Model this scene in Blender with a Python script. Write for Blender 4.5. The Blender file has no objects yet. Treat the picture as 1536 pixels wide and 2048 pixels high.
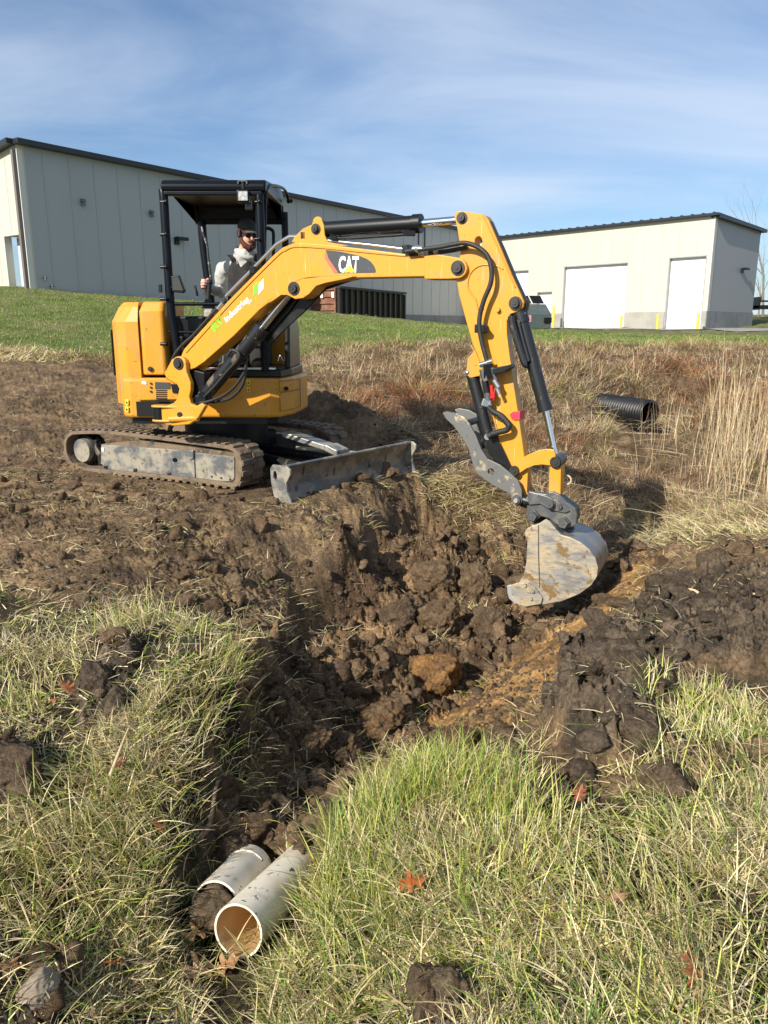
import bpy, bmesh, math, random
import numpy as np
from mathutils import Vector, Matrix, geometry
R = math.radians
random.seed(7)
rng = np.random.default_rng(7)
scn = bpy.context.scene
col = scn.collection

# ------------------------------------------------------------------ camera, world, sun, exposure
CZ = 1.6                       # eye height above the ground at the camera's feet
F, W, H, TH = 1540.0, 1536, 2048, R(13.4)
cam = bpy.data.cameras.new('camera'); cam_o = bpy.data.objects.new('camera', cam); col.objects.link(cam_o)
cam_o.location = (0, 0, CZ); cam_o.rotation_euler = (R(90) - TH, 0, 0)
cam.sensor_fit = 'VERTICAL'; cam.sensor_height = 24.0; cam.lens = 24.0 * F / H
cam.clip_start = 0.05; cam.clip_end = 3000
scn.camera = cam_o

SUN_EL, SUN_AZ = R(32), math.atan2(-0.775, -0.632)   # direction towards the sun (x, y)
sd = Vector((math.cos(SUN_EL) * math.cos(SUN_AZ), math.cos(SUN_EL) * math.sin(SUN_AZ), math.sin(SUN_EL)))
sl = bpy.data.lights.new('sun', 'SUN'); so = bpy.data.objects.new('sun', sl); col.objects.link(so)
sl.energy = 5.0; sl.angle = R(0.5); sl.color = (1.0, 0.93, 0.82)
so.rotation_euler = sd.to_track_quat('Z', 'Y').to_euler(); so.location = sd * 60

world = bpy.data.worlds.new('World'); scn.world = world; world.use_nodes = True
wn, wl = world.node_tree.nodes, world.node_tree.links
wn.clear()
wo = wn.new('ShaderNodeOutputWorld'); bg = wn.new('ShaderNodeBackground'); sky = wn.new('ShaderNodeTexSky')
sky.sky_type = 'NISHITA'; sky.sun_disc = False; sky.sun_elevation = SUN_EL
sky.sun_rotation = math.atan2(sd.x, sd.y); sky.air_density = 1.0; sky.dust_density = 0.6; sky.ozone_density = 2.0
bg.inputs['Strength'].default_value = 0.072
# thin cirrus: stretched noise in the direction of view, mixed over the clear sky
tc = wn.new('ShaderNodeTexCoord')
sep = wn.new('ShaderNodeSeparateXYZ'); wl.new(tc.outputs['Generated'], sep.inputs[0])
zz = wn.new('ShaderNodeMath'); zz.operation = 'ADD'; zz.inputs[1].default_value = 0.16; wl.new(sep.outputs['Z'], zz.inputs[0])
zm = wn.new('ShaderNodeMath'); zm.operation = 'MAXIMUM'; zm.inputs[1].default_value = 0.05; wl.new(zz.outputs[0], zm.inputs[0])
dx = wn.new('ShaderNodeMath'); dx.operation = 'DIVIDE'; wl.new(sep.outputs['X'], dx.inputs[0]); wl.new(zm.outputs[0], dx.inputs[1])
dy = wn.new('ShaderNodeMath'); dy.operation = 'DIVIDE'; wl.new(sep.outputs['Y'], dy.inputs[0]); wl.new(zm.outputs[0], dy.inputs[1])
cx = wn.new('ShaderNodeCombineXYZ'); wl.new(dx.outputs[0], cx.inputs[0]); wl.new(dy.outputs[0], cx.inputs[1])
mp = wn.new('ShaderNodeMapping'); wl.new(cx.outputs[0], mp.inputs[0])
mp.inputs['Rotation'].default_value = (0, 0, R(-38)); mp.inputs['Scale'].default_value = (0.7, 1.4, 1); mp.inputs['Location'].default_value = (0.7, 0.1, 0)
n1 = wn.new('ShaderNodeTexNoise'); n1.inputs['Scale'].default_value = 1.0; n1.inputs['Detail'].default_value = 9; n1.inputs['Roughness'].default_value = 0.58; n1.inputs['Distortion'].default_value = 0.45
wl.new(mp.outputs[0], n1.inputs['Vector'])
n2 = wn.new('ShaderNodeTexNoise'); n2.inputs['Scale'].default_value = 0.45; n2.inputs['Detail'].default_value = 3
wl.new(cx.outputs[0], n2.inputs['Vector'])
mm = wn.new('ShaderNodeMath'); mm.operation = 'ADD'; wl.new(n1.outputs[0], mm.inputs[0]); wl.new(n2.outputs[0], mm.inputs[1])
rr = wn.new('ShaderNodeMapRange'); wl.new(mm.outputs[0], rr.inputs[0])
rr.inputs[1].default_value = 0.70; rr.inputs[2].default_value = 1.38; rr.inputs[3].default_value = 0.03; rr.inputs[4].default_value = 0.72
rr.interpolation_type = 'SMOOTHSTEP'
tint = wn.new('ShaderNodeMix'); tint.data_type = 'RGBA'; tint.blend_type = 'MULTIPLY'; tint.inputs[0].default_value = 1.0
wl.new(sky.outputs[0], tint.inputs[6]); tint.inputs[7].default_value = (0.86, 1.04, 1.22, 1)
mx = wn.new('ShaderNodeMix'); mx.data_type = 'RGBA'; wl.new(rr.outputs[0], mx.inputs[0]); wl.new(tint.outputs[2], mx.inputs[6])
mx.inputs[7].default_value = (7.6, 8.5, 9.9, 1)
wl.new(mx.outputs[2], bg.inputs['Color']); wl.new(bg.outputs[0], wo.inputs[0])

scn.view_settings.view_transform = 'Standard'; scn.view_settings.look = 'None'
scn.view_settings.exposure = 0.55; scn.view_settings.gamma = 1.0
scn.cycles.max_bounces = 5; scn.cycles.diffuse_bounces = 3; scn.cycles.glossy_bounces = 3; scn.cycles.transparent_max_bounces = 6

# ------------------------------------------------------------------ surveying helpers: heights are relative to the eye
CT, ST = math.cos(TH), math.sin(TH)
def ray(px, py):
    x = (px - W / 2) / F; y = (H / 2 - py) / F
    return Vector((x, CT + y * ST, -ST + y * CT))
EYE = Vector((0, 0, CZ))
def atY(px, py, Y):
    r = ray(px, py); return EYE + r * (Y / r.y)
def atC(px, py, c):                      # camera depth c
    return EYE + ray(px, py) * c
def atR(px, py, h):                      # level h below/above the eye
    r = ray(px, py); return EYE + r * (h / r.z)
class Plane:
    def __init__(s, p, heading):         # vertical plane through p, u along heading, n away from camera
        s.p = Vector((p[0], p[1], 0)); s.u = Vector((math.cos(heading), math.sin(heading), 0)); s.n = Vector((-s.u.y, s.u.x, 0))
    def at(s, px, py, off=0.0):
        r = ray(px, py); t = ((s.p + s.n * off) - EYE).dot(s.n) / r.dot(s.n)
        return EYE + r * t
    def pts(s, L, off=0.0): return [s.at(a, b, off) for a, b in L]

# ------------------------------------------------------------------ mesh builder
class MB:
    def __init__(s): s.v = []; s.f = []; s.m = []; s.sm = []
    def add(s, vs, fs, mi=0, smooth=False):
        o = len(s.v); s.v += [Vector(v) for v in vs]
        for f in fs: s.f.append([i + o for i in f]); s.m.append(mi); s.sm.append(smooth)
        return s
    def prism(s, pts, ext, mi=0, holes=()):
        ext = Vector(ext); loops = [list(pts)] + [list(h) for h in holes]
        flat = [Vector(p) for l in loops for p in l]; n = len(flat)
        nn = ext.normalized(); area = Vector()
        P = loops[0]
        for i in range(len(P)): area += Vector(P[i]).cross(Vector(P[(i + 1) % len(P)]))
        if holes: tris = [list(t) for t in geometry.tessellate_polygon([[Vector(p) for p in l] for l in loops])]
        else: tris = [list(range(n))]
        fs = []
        for t in tris:
            a, b, c = flat[t[0]], flat[t[1]], flat[t[2]]
            if len(t) == 3: d = (b - a).cross(c - a).dot(nn)
            else: d = area.dot(nn)
            if d > 0: t = t[::-1]
            fs.append(t); fs.append([i + n for i in t[::-1]])
        o = 0
        for k, l in enumerate(loops):
            m = len(l); ar = Vector()
            for i in range(m): ar += Vector(l[i]).cross(Vector(l[(i + 1) % m]))
            flip = (ar.dot(nn) > 0)
            if k > 0: flip = not flip
            for i in range(m):
                j = (i + 1) % m
                q = [o + i, o + j, o + j + n, o + i + n]
                fs.append(q if flip else q[::-1])
            o += m
        return s.add(flat + [p + ext for p in flat], fs, mi)
    def box(s, c, d, mi=0, rz=0, M=None):
        c = Vector(c); a, b, h = d[0] / 2, d[1] / 2, d[2] / 2
        vs = [Vector((x, y, z)) for z in (-h, h) for x, y in ((-a, -b), (a, -b), (a, b), (-a, b))]
        rot = M if M is not None else Matrix.Rotation(rz, 3, 'Z')
        vs = [c + rot @ v for v in vs]
        return s.add(vs, [[3, 2, 1, 0], [4, 5, 6, 7], [0, 1, 5, 4], [1, 2, 6, 5], [2, 3, 7, 6], [3, 0, 4, 7]], mi)
    def cyl(s, a, b, r0, r1=None, n=20, mi=0, cap=True):
        return s.tube([a, b], [r0, r0 if r1 is None else r1], n, mi, cap)
    def tube(s, path, r, n=10, mi=0, cap=True):
        path = [Vector(p) for p in path]; k = len(path)
        if not hasattr(r, '__len__'): r = [r] * k
        vs, fs = [], []
        ref = None
        for i, p in enumerate(path):
            t = (path[min(i + 1, k - 1)] - path[max(i - 1, 0)]).normalized()
            if ref is None: ref = t.orthogonal().normalized()
            ref = (ref - t * ref.dot(t)); ref = ref.normalized() if ref.length > 1e-6 else t.orthogonal().normalized()
            bb = t.cross(ref)
            for j in range(n):
                a = 2 * math.pi * j / n; vs.append(p + (ref * math.cos(a) + bb * math.sin(a)) * r[i])
        for i in range(k - 1):
            for j in range(n):
                q = (j + 1) % n; fs.append([i * n + j, i * n + q, (i + 1) * n + q, (i + 1) * n + j])
        s.add(vs, fs, mi, True)
        if cap:
            s.add(vs[:n], [list(range(n))[::-1]], mi); s.add(vs[-n:], [list(range(n))], mi)
        return s
    def ball(s, c, rad, mi=0, n=12, M=None):
        c = Vector(c); rad = (rad,) * 3 if not hasattr(rad, '__len__') else rad
        vs, fs = [], []; m = n // 2 + 1
        for i in range(m + 1):
            th = math.pi * i / m
            for j in range(n):
                ph = 2 * math.pi * j / n
                v = Vector((rad[0] * math.sin(th) * math.cos(ph), rad[1] * math.sin(th) * math.sin(ph), rad[2] * math.cos(th)))
                vs.append(c + (M @ v if M is not None else v))
        for i in range(m):
            for j in range(n):
                q = (j + 1) % n; fs.append([i * n + j, (i + 1) * n + j, (i + 1) * n + q, i * n + q])
        return s.add(vs, fs, mi, True)
    def sheet(s, rows, thick, mi=0, smooth=True):          # grid of points given thickness
        a, b = len(rows), len(rows[0]); P = [Vector(p) for r in rows for p in r]
        vs = list(P); nm = []
        for i in range(a):
            for j in range(b):
                e = P[min(i + 1, a - 1) * b + j] - P[max(i - 1, 0) * b + j]; g = P[i * b + min(j + 1, b - 1)] - P[i * b + max(j - 1, 0)]
                nm.append(e.cross(g).normalized())
        vs2 = [p - k * thick for p, k in zip(P, nm)]; N = a * b; fs = []
        for i in range(a - 1):
            for j in range(b - 1):
                q = [i * b + j, (i + 1) * b + j, (i + 1) * b + j + 1, i * b + j + 1]; fs.append(q); fs.append([x + N for x in q[::-1]])
        s.add(vs + vs2, fs, mi, smooth)
        per = [j for j in range(b)] + [i * b + b - 1 for i in range(1, a)] + [(a - 1) * b + j for j in range(b - 2, -1, -1)] + [i * b for i in range(a - 2, 0, -1)]
        rim = [[per[(k + 1) % len(per)], per[k], per[k] + N, per[(k + 1) % len(per)] + N] for k in range(len(per))]
        rim = [f[::-1] for f in rim]
        return s.add(vs + vs2, rim, mi)
    def build(s, name, mats, parent=None, bevel=0, seg=2, label=None, bang=35):
        me = bpy.data.meshes.new(name)
        me.from_pydata([tuple(v) for v in s.v], [], s.f)
        if not isinstance(mats, (list, tuple)): mats = [mats]
        for m in mats: me.materials.append(m)
        me.polygons.foreach_set('material_index', s.m); me.polygons.foreach_set('use_smooth', s.sm)
        me.update()
        o = bpy.data.objects.new(name, me); col.objects.link(o)
        if parent is not None:
            o.parent = parent; o.matrix_parent_inverse = world_of(parent).inverted()
        if bevel:
            b = o.modifiers.new('bevel', 'BEVEL'); b.width = bevel; b.segments = seg; b.limit_method = 'ANGLE'; b.angle_limit = R(bang); b.harden_normals = False
        if label: o['label'] = label
        return o
def world_of(o):
    M = Matrix.Identity(4); c = o; ch = []
    while c is not None: ch.append(c); c = c.parent
    for c in ch[::-1]: M = M @ c.matrix_parent_inverse @ Matrix.LocRotScale(c.location, c.rotation_euler, c.scale)
    return M
def tag(o, label=None, cat=None, group=None, kind=None):
    if label: o['label'] = label
    if cat: o['category'] = cat
    if group: o['group'] = group
    if kind: o['kind'] = kind
    return o
def thing(name, loc, label, cat, group=None):
    o = bpy.data.objects.new(name, None); col.objects.link(o); o.location = loc; o.empty_display_size = 0.2
    return tag(o, label, cat, group)
def arc(c, r, a0, a1, n):
    return [(c[0] + r * math.cos(R(a0 + (a1 - a0) * i / n)), c[1] - r * math.sin(R(a0 + (a1 - a0) * i / n))) for i in range(n + 1)]
def bez(P, n=10):                                          # Catmull-Rom through points
    P = [Vector(p) for p in P]; out = []
    for i in range(len(P) - 1):
        a, b, c, d = P[max(i - 1, 0)], P[i], P[i + 1], P[min(i + 2, len(P) - 1)]
        for k in range(n):
            t = k / n
            out.append(0.5 * ((2 * b) + (c - a) * t + (2 * a - 5 * b + 4 * c - d) * t * t + (3 * b - a - 3 * c + d) * t ** 3))
    return out + [P[-1]]

# ------------------------------------------------------------------ materials
def mat(name, base, rough=0.6, metal=0.0, layers=(), bump=None, spec=None, rough_var=None, coat=0):
    """layers: (scale, detail, lo, hi, colour, stretch) noise patches laid over the base colour"""
    m = bpy.data.materials.new(name); m.use_nodes = True; nt = m.node_tree; N, L = nt.nodes, nt.links
    b = N['Principled BSDF']; b.inputs['Roughness'].default_value = rough; b.inputs['Metallic'].default_value = metal
    if spec is not None: b.inputs['Specular IOR Level'].default_value = spec
    if coat: b.inputs['Coat Weight'].default_value = coat; b.inputs['Coat Roughness'].default_value = 0.12
    c = N.new('ShaderNodeRGB'); c.outputs[0].default_value = (*base, 1); out = c.outputs[0]
    t = N.new('ShaderNodeTexCoord'); first = None
    for k, ly in enumerate(layers):
        sc, det, lo, hi, colr = ly[:5]; st = ly[5] if len(ly) > 5 else None; mxv = ly[6] if len(ly) > 6 else 1.0
        n = N.new('ShaderNodeTexNoise'); n.inputs['Scale'].default_value = sc; n.inputs['Detail'].default_value = det; n.inputs['Roughness'].default_value = 0.62
        src = t.outputs['Object']
        mpn = N.new('ShaderNodeMapping'); L.new(src, mpn.inputs[0]); mpn.inputs['Location'].default_value = (k * 3.7, k * 1.3, k * 7.1)
        if st: mpn.inputs['Scale'].default_value = st[:3]
        if st and len(st) > 3: mpn.inputs['Rotation'].default_value = st[3]
        L.new(mpn.outputs[0], n.inputs['Vector'])
        r = N.new('ShaderNodeMapRange'); r.inputs[1].default_value = lo; r.inputs[2].default_value = hi; r.inputs[4].default_value = mxv
        L.new(n.outputs[0], r.inputs[0])
        x = N.new('ShaderNodeMix'); x.data_type = 'RGBA'; L.new(r.outputs[0], x.inputs[0]); L.new(out, x.inputs[6]); x.inputs[7].default_value = (*colr, 1)
        out = x.outputs[2]
        if first is None: first = r.outputs[0]
    L.new(out, b.inputs['Base Color'])
    if rough_var and first is not None:
        q = N.new('ShaderNodeMapRange'); L.new(first, q.inputs[0]); q.inputs[3].default_value = rough; q.inputs[4].default_value = rough_var; L.new(q.outputs[0], b.inputs['Roughness'])
    if bump:
        n = N.new('ShaderNodeTexNoise'); n.inputs['Scale'].default_value = bump[0]; n.inputs['Detail'].default_value = 8; L.new(t.outputs['Object'], n.inputs['Vector'])
        bu = N.new('ShaderNodeBump'); bu.inputs['Strength'].default_value = bump[1]; bu.inputs['Distance'].default_value = bump[2]
        L.new(n.outputs[0], bu.inputs['Height']); L.new(bu.outputs[0], b.inputs['Normal'])
    return m
MUD = (0.10, 0.070, 0.045); MUDL = (0.24, 0.19, 0.13)
YEL = (0.60, 0.275, 0.020)
m_yel = mat('yellow_paint', YEL, 0.36, 0, [(3.2, 9, .48, .72, (0.52, 0.27, 0.055)), (38, 6, .63, .70, (0.10, 0.06, 0.03)), (7, 10, .56, .70, (0.34, 0.21, 0.08), (1, 1, .35), .7), (2.4, 9, .60, .72, (.30, .20, .10), None, .6)], (5, .04, .01), rough_var=.6)
m_yels = mat('yellow_paint_scratched', YEL, 0.38, 0, [(6, 10, .52, .74, (0.44, 0.24, 0.06)), (46, 7, .65, .70, (0.10, 0.06, 0.03)), (5, 6, .62, .68, (0.80, 0.60, 0.30), (12, 12, .5, (0, .6, 0)), .5), (16, 9, .66, .74, (.20, .12, .05), None, .5)], (5, .03, .01), rough_var=.55)
m_blk = mat('black_steel', (0.005, 0.006, 0.007), 0.38, 0, [(6, 7, .55, .8, (0.02, 0.02, 0.019)), (22, 6, .66, .74, (0.12, 0.10, 0.075), None, .5)], spec=.35)
m_post = mat('black_gloss_paint', (0.002, 0.004, 0.007), 0.36, 0, [(12, 6, .6, .8, (0.012, 0.012, 0.012))], spec=.22)
m_rub = mat('rubber', (0.016, 0.016, 0.016), 0.6, 0, [(14, 6, .55, .8, (0.05, 0.045, 0.038))])
m_blkmud = mat('black_steel_muddy', (0.014, 0.015, 0.017), 0.38, 0, [(7, 8, .58, .66, MUDL, (1, 1, .5), .7), (26, 7, .62, .7, (0.2, .17, .12))])
m_trk = mat('muddy_rubber', (0.06, 0.047, 0.035), 0.85, 0, [(5, 9, .32, .52, (0.17, 0.122, 0.078)), (30, 6, .55, .7, (0.22, 0.17, 0.12))], (24, .6, .02))
m_stl = mat('muddy_steel', (0.13, 0.14, 0.15), 0.42, .3, [(4.4, 10, .42, .56, (0.40, 0.36, 0.28), (1, 1, 1.6), .9), (20, 8, .58, .68, (0.12, .088, .055)), (7, 8, .60, .70, (0.36, .30, .20), (5, 5, .8), .8)], (30, .12, .004))
m_bkt = mat('scoured_bucket_steel', (0.25, 0.245, 0.23), 0.5, .2, [(3.4, 9, .42, .54, (0.42, 0.34, 0.22), (1, 1, 2.2, (0, .7, 0))), (6, 10, .50, .60, (0.14, .14, .14), (1, 1, 4, (0, .65, 0)), .7), (7, 9, .56, .60, (0.20, .125, .05)), (26, 8, .58, .64, (.10, .09, .07), (1, 1, 3, (0, .4, 0)), .6)], (26, .2, .006))
m_gry = mat('worn_grey_steel', (0.105, 0.11, 0.115), 0.42, .45, [(9, 9, .5, .7, (0.22, 0.205, 0.175)), (24, 7, .62, .68, (0.34, .27, .17))], (30, .1, .003))
m_thumb = mat('thumb_grey_steel', (0.15, 0.15, 0.145), 0.45, .3, [(6, 9, .54, .60, (0.46, 0.38, 0.24)), (18, 7, .56, .7, (0.10, .10, .10))], (30, .15, .004))
m_chr = mat('chrome_rod', (0.75, 0.77, 0.8), 0.12, 1.0)
m_sil = mat('steel_tube', (0.55, 0.56, 0.57), 0.3, .9)
m_dark = mat('shade_and_fitting_black', (0.006, 0.006, 0.006), 0.9)  # near-black for fittings; also the shade inside openings put in as colour
m_white = mat('white_print', (0.85, 0.85, 0.83), 0.5)
m_red = mat('red_tape', (0.62, 0.03, 0.05), 0.5)
m_green = mat('green_print', (0.20, 0.62, 0.02), 0.5)
m_ylab = mat('label_yellow', (0.75, 0.72, 0.05), 0.5)
m_decal = mat('decal_charcoal', (0.055, 0.06, 0.062), 0.35, 0, [(30, 7, .66, .7, (0.4, .4, .38), (7, 7, .7))])
m_redst = mat('decal_red', (0.72, 0.13, 0.08), 0.45)
def noise2(x, y, seed=0):
    """gradient noise on arrays"""
    xi = np.floor(x).astype(np.int64); yi = np.floor(y).astype(np.int64); xf = x - xi; yf = y - yi
    def g(ix, iy):
        h = (ix * 374761393 + iy * 668265263 + seed * 1442695041) & 0xffffffff
        h = ((h ^ (h >> 13)) * 1274126177) & 0xffffffff; h = (h ^ (h >> 16)) & 0xffff
        a = h.astype(np.float64) * (2 * np.pi / 65536.0); return np.cos(a), np.sin(a)
    u = xf * xf * xf * (xf * (xf * 6 - 15) + 10); v = yf * yf * yf * (yf * (yf * 6 - 15) + 10)
    o = []
    for a, b in ((0, 0), (1, 0), (0, 1), (1, 1)):
        gx, gy = g(xi + a, yi + b); o.append(gx * (xf - a) + gy * (yf - b))
    return (o[0] * (1 - u) + o[1] * u) * (1 - v) + (o[2] * (1 - u) + o[3] * u) * v
def fbm(x, y, s, oc=4, seed=0, gain=.5):
    t = 0; a = 1; k = 1.0 / s
    for i in range(oc): t = t + a * noise2(x * k + 17.3 * i, y * k - 9.1 * i, seed + i); a *= gain; k *= 2.03
    return t

# ================================================================== GROUND
# survey points: picture position and level relative to the eye, turned into places on the ground
CP = []
def cp(px, py, h): p = atR(px, py, h); CP.append((p.x, p.y, h))
for a in [(0,2048,-1.75),(250,2040,-1.9),(450,2040,-1.95),(800,2040,-1.75),(1200,2048,-1.62),(1536,2048,-1.58),
          (0,1800,-1.72),(200,1850,-1.80),(470,1960,-2.0),(640,1960,-1.85),(900,1850,-1.7),(1300,1850,-1.58),(1536,1800,-1.55),
          (0,1600,-1.68),(100,1400,-1.60),(300,1300,-1.50),(400,1360,-1.52),(0,1250,-1.50),(150,1600,-1.68),(380,1560,-1.66),(280,1750,-1.76),
          (730,1800,-1.78),(800,1570,-1.74),(1000,1610,-1.68),(1200,1640,-1.62),(1450,1600,-1.56),(620,1850,-1.86),(700,1660,-1.82),
          (430,1730,-2.02),(540,1670,-2.08),(600,1590,-2.08),(690,1490,-2.08),(780,1410,-2.08),(880,1340,-2.08),(980,1290,-2.06),(1080,1235,-2.04),(1180,1180,-2.06),(1290,1100,-2.02),
          (430,1480,-1.56),(490,1310,-1.50),(570,1210,-1.45),(670,1130,-1.42),(710,1050,-1.42),(800,1000,-1.43),(900,985,-1.43),(990,985,-1.46),
          (580,1400,-2.05),(640,1310,-2.06),(700,1240,-2.06),(760,1170,-2.06),(830,1120,-2.08),(900,1110,-2.1),(980,1130,-2.12),(1050,1110,-2.0),
          (1020,1360,-2.05),(1110,1320,-1.88),(1200,1250,-1.84),(1250,1300,-1.62),(1400,1300,-1.52),(1250,1430,-1.58),(1090,1440,-1.82),(960,1470,-1.98),(860,1500,-1.95),
          (1500,1180,-1.46),(1400,1120,-1.50),(1320,1140,-1.66),(1500,1040,-1.40),(1380,1030,-1.62),
          (1200,1030,-1.90),(1250,970,-1.84),(1120,960,-1.62),(1060,1000,-1.72),(1150,880,-1.42),(1300,890,-1.80),(1270,1050,-2.0),
          (1450,900,-1.45),(1536,900,-1.3),(1536,780,-.85),(1400,800,-1.0),(1290,850,-1.72),
          (100,1000,-1.42),(300,1080,-1.42),(500,1060,-1.42),(600,1010,-1.41),(50,900,-1.36),(150,1130,-1.44),(-200,1000,-1.40)]: cp(*a)
for x, y, h in [(-2.0, 7.0, -1.41), (-2.6, 7.6, -1.41), (-1.4, 6.9, -1.41), (-.6, 6.9, -1.41), (-1.5, 8.6, -1.40), (-.2, 7.6, -1.41), (-3.5, 8.5, -1.36), (-1.5, 10, -1.22), (-5, 10, -1.15),
                (-1, 12, -.98), (-4, 14, -.62), (-8, 14, -.50), (0, 8.6, -1.44), (.9, 9.0, -1.45), (1.0, 8.0, -1.46), (1.2, 11, -1.12), (2.3, 10, -1.35), (3, 12.5, -1.02), (3.6, 14.5, -.8),
                (3.3, 13.9, -0.95), (4.0, 14.2, -.9), (4.7, 13.0, -1.72), (5.6, 13, -1.5), (6.5, 16, -.75), (8, 12, -1.1), (9, 9, -1.1), (6, 8, -1.3),
                (0, 15.5, -.47), (-3, 16.5, -.38), (4, 18, -.40), (8, 20, -.42), (14, 20, -.40), (-9, 17, -.15), (-14, 17, .0), (-16, 24, .75), (-9, 24, .62), (-3, 24, .22), (3, 26, -.20), (10, 30, -.30), (18, 30, -.25),
                (-14.3, 32, 1.62), (-7.1, 42, 1.15), (.0, 52, .62), (4, 57, .25), (-2, 38, .72), (4, 42, .12), (-22, 28, 1.9), (-30, 20, 1.6), (10, 42, -.08), (16, 44, -.05), (20, 46, .0), (24, 56, .5), (30, 60, .9), (30, 40, .1),
                (8.6, 57, .0), (-30, 45, 2.0), (-20, 80, 1.6), (30, 90, 1.2), (60, 60, 1.2), (-60, 60, 2), (0, 140, 1), (-120, 120, 3), (120, 120, 3), (0, 500, 6), (-400, 300, 8), (400, 300, 8),
                (0, 1.0, -1.62), (-2, 1, -1.65), (2, 1, -1.55), (-6, 4, -1.4), (6, 4, -1.3), (0, -3, -1.6), (-40, 0, -1), (40, 0, -.8), (0, -40, -1.5)]: CP.append((x, y, h))
CP = np.array(CP)
def _kern(d): return d
_n = len(CP); _A = np.zeros((_n + 3, _n + 3))
_d = np.hypot(CP[:, None, 0] - CP[None, :, 0], CP[:, None, 1] - CP[None, :, 1])
_A[:_n, :_n] = np.sqrt(_d ** 2 + .03) + np.eye(_n) * -.11; _A[:_n, _n:] = np.c_[np.ones(_n), CP[:, :2]]; _A[_n:, :_n] = _A[:_n, _n:].T
_w = np.linalg.solve(_A, np.r_[CP[:, 2], 0, 0, 0])
def zbase(x, y):
    x = np.asarray(x, float); y = np.asarray(y, float); sh = x.shape; x = x.ravel(); y = y.ravel(); out = np.empty(x.size)
    for s in range(0, x.size, 40000):
        a = x[s:s + 40000]; b = y[s:s + 40000]
        d = np.sqrt((a[:, None] - CP[None, :, 0]) ** 2 + (b[:, None] - CP[None, :, 1]) ** 2 + .03)
        out[s:s + 40000] = d @ _w[:_n] + _w[_n] + _w[_n + 1] * a + _w[_n + 2] * b
    return out.reshape(sh)
_T = np.geomspace(1.0, 150, 1500)
def gpt(px, py):
    r = ray(px, py); x = r.x * _T; y = r.y * _T; z = r.z * _T
    k = np.nonzero(z < zbase(x, y))[0]
    k = k[0] if len(k) else len(_T) - 1
    return (x[k], y[k])
def inside(x, y, poly):
    P = np.array(poly); c = np.zeros(x.shape, bool); j = len(P) - 1
    for i in range(len(P)):
        xi, yi, xj, yj = P[i, 0], P[i, 1], P[j, 0], P[j, 1]
        if yi != yj:
            c ^= ((yi > y) != (yj > y)) & (x < (xj - xi) * (y - yi) / (yj - yi) + xi)
        j = i
    return c
G = lambda L: [gpt(*p) for p in L]
P_SOIL = G([(-500,712),(-200,712),(0,716),(100,722),(230,735),(480,742),(610,746),(690,810),(745,870),(820,905),(840,940),(850,985),(1000,1015),(1060,1075),(1200,1090),(1260,1075),(1310,1118),(1380,1085),(1536,1075),(2000,1060),
            (2100,1530),(1536,1530),(1440,1560),(1330,1600),(1250,1600),(1160,1610),(1090,1590),(1000,1510),(880,1490),(760,1540),(700,1620),(640,1720),(560,1760),(400,1780),(390,1640),(440,1540),(490,1400),(480,1290),(430,1240),(330,1200),(250,1210),(160,1230),(60,1200),(-200,1190),(-600,1170)])
P_CLAY = G([(830,1450),(910,1350),(1010,1290),(1150,1235),(1290,1120),(1340,1105),(1260,1210),(1160,1300),(1090,1390),(1020,1440),(930,1540),(850,1520)])
P_DARK = G([(1130,1330),(1250,1240),(1400,1180),(1700,1200),(1700,1350),(1400,1350),(1330,1400),(1300,1520),(1180,1560),(1080,1460)])
P_PIT = G([(480,1420),(560,1260),(680,1150),(740,1060),(850,1010),(1000,1010),(1060,1080),(1200,1090),(1320,1110),(1200,1260),(1090,1400),(900,1520),(700,1600),(560,1760),(420,1740),(440,1580)])
P_ISLE = G([(1345,1405),(1400,1370),(1500,1360),(1900,1370),(1900,1500),(1536,1500),(1400,1505),(1330,1475)])
P_CUT = G([(430,1560),(470,1420),(520,1310),(600,1215),(690,1125),(735,1050),(850,1003),(1000,1000),(1100,1050),(1290,1105),(1200,1200),(1100,1300),(900,1450),(700,1600),(560,1700),(470,1700)])
P_MUDL = [G([(0,1500),(90,1510),(105,1590),(60,1640),(-200,1660),(-200,1500)]), G([(-300,1880),(100,1870),(170,1920),(120,2060),(-300,2200)]), G([(840,1960),(930,1950),(960,2060),(830,2100)]), G([(170,1290),(230,1290),(250,1370),(200,1440),(160,1390)])]
# distance of the lawn's lower edge, by bearing
_e = np.array([gpt(a, b) for a, b in [(-700,690),(-200,692),(0,695),(100,708),(230,716),(600,706),(700,694),(850,686),(1000,688),(1150,690),(1350,690),(1536,688),(2000,690)]])
E_AZ = np.arctan2(_e[:, 0], _e[:, 1]); E_R = np.hypot(_e[:, 0], _e[:, 1])
def classify(x, y):
    r = np.hypot(x, y); wsc = np.clip(r / 6, .25, 2)
    wx = x + .22 * wsc * fbm(x, y, .5, 4, 31); wy = y + .22 * wsc * fbm(x, y, .5, 4, 57)
    az = np.arctan2(x, y); er = np.interp(az, E_AZ, E_R)
    er = er * (1 + .05 * fbm(x, y, 1.4, 4, 71))
    lawn = (r > er) & (y > 6)
    soil = inside(wx, wy, P_SOIL) & ~lawn & ~inside(wx, wy, P_ISLE)
    mud = np.zeros(x.shape, bool)
    for p in P_MUDL: mud |= inside(wx, wy, p)
    clay = inside(wx, wy, P_CLAY) & soil; dark = inside(wx, wy, P_DARK) & soil; pit = inside(wx, wy, P_PIT) & soil
    near = ~soil & ~lawn & ~mud & (r < 5.2) & ((y < 4.4) | (x > 2.4) & (y < 4.8))
    dead = ~soil & ~lawn & ~mud & ~near
    return dict(lawn=lawn, soil=soil, mud=mud, clay=clay, dark=dark, pit=pit, near=near, dead=dead)
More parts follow.
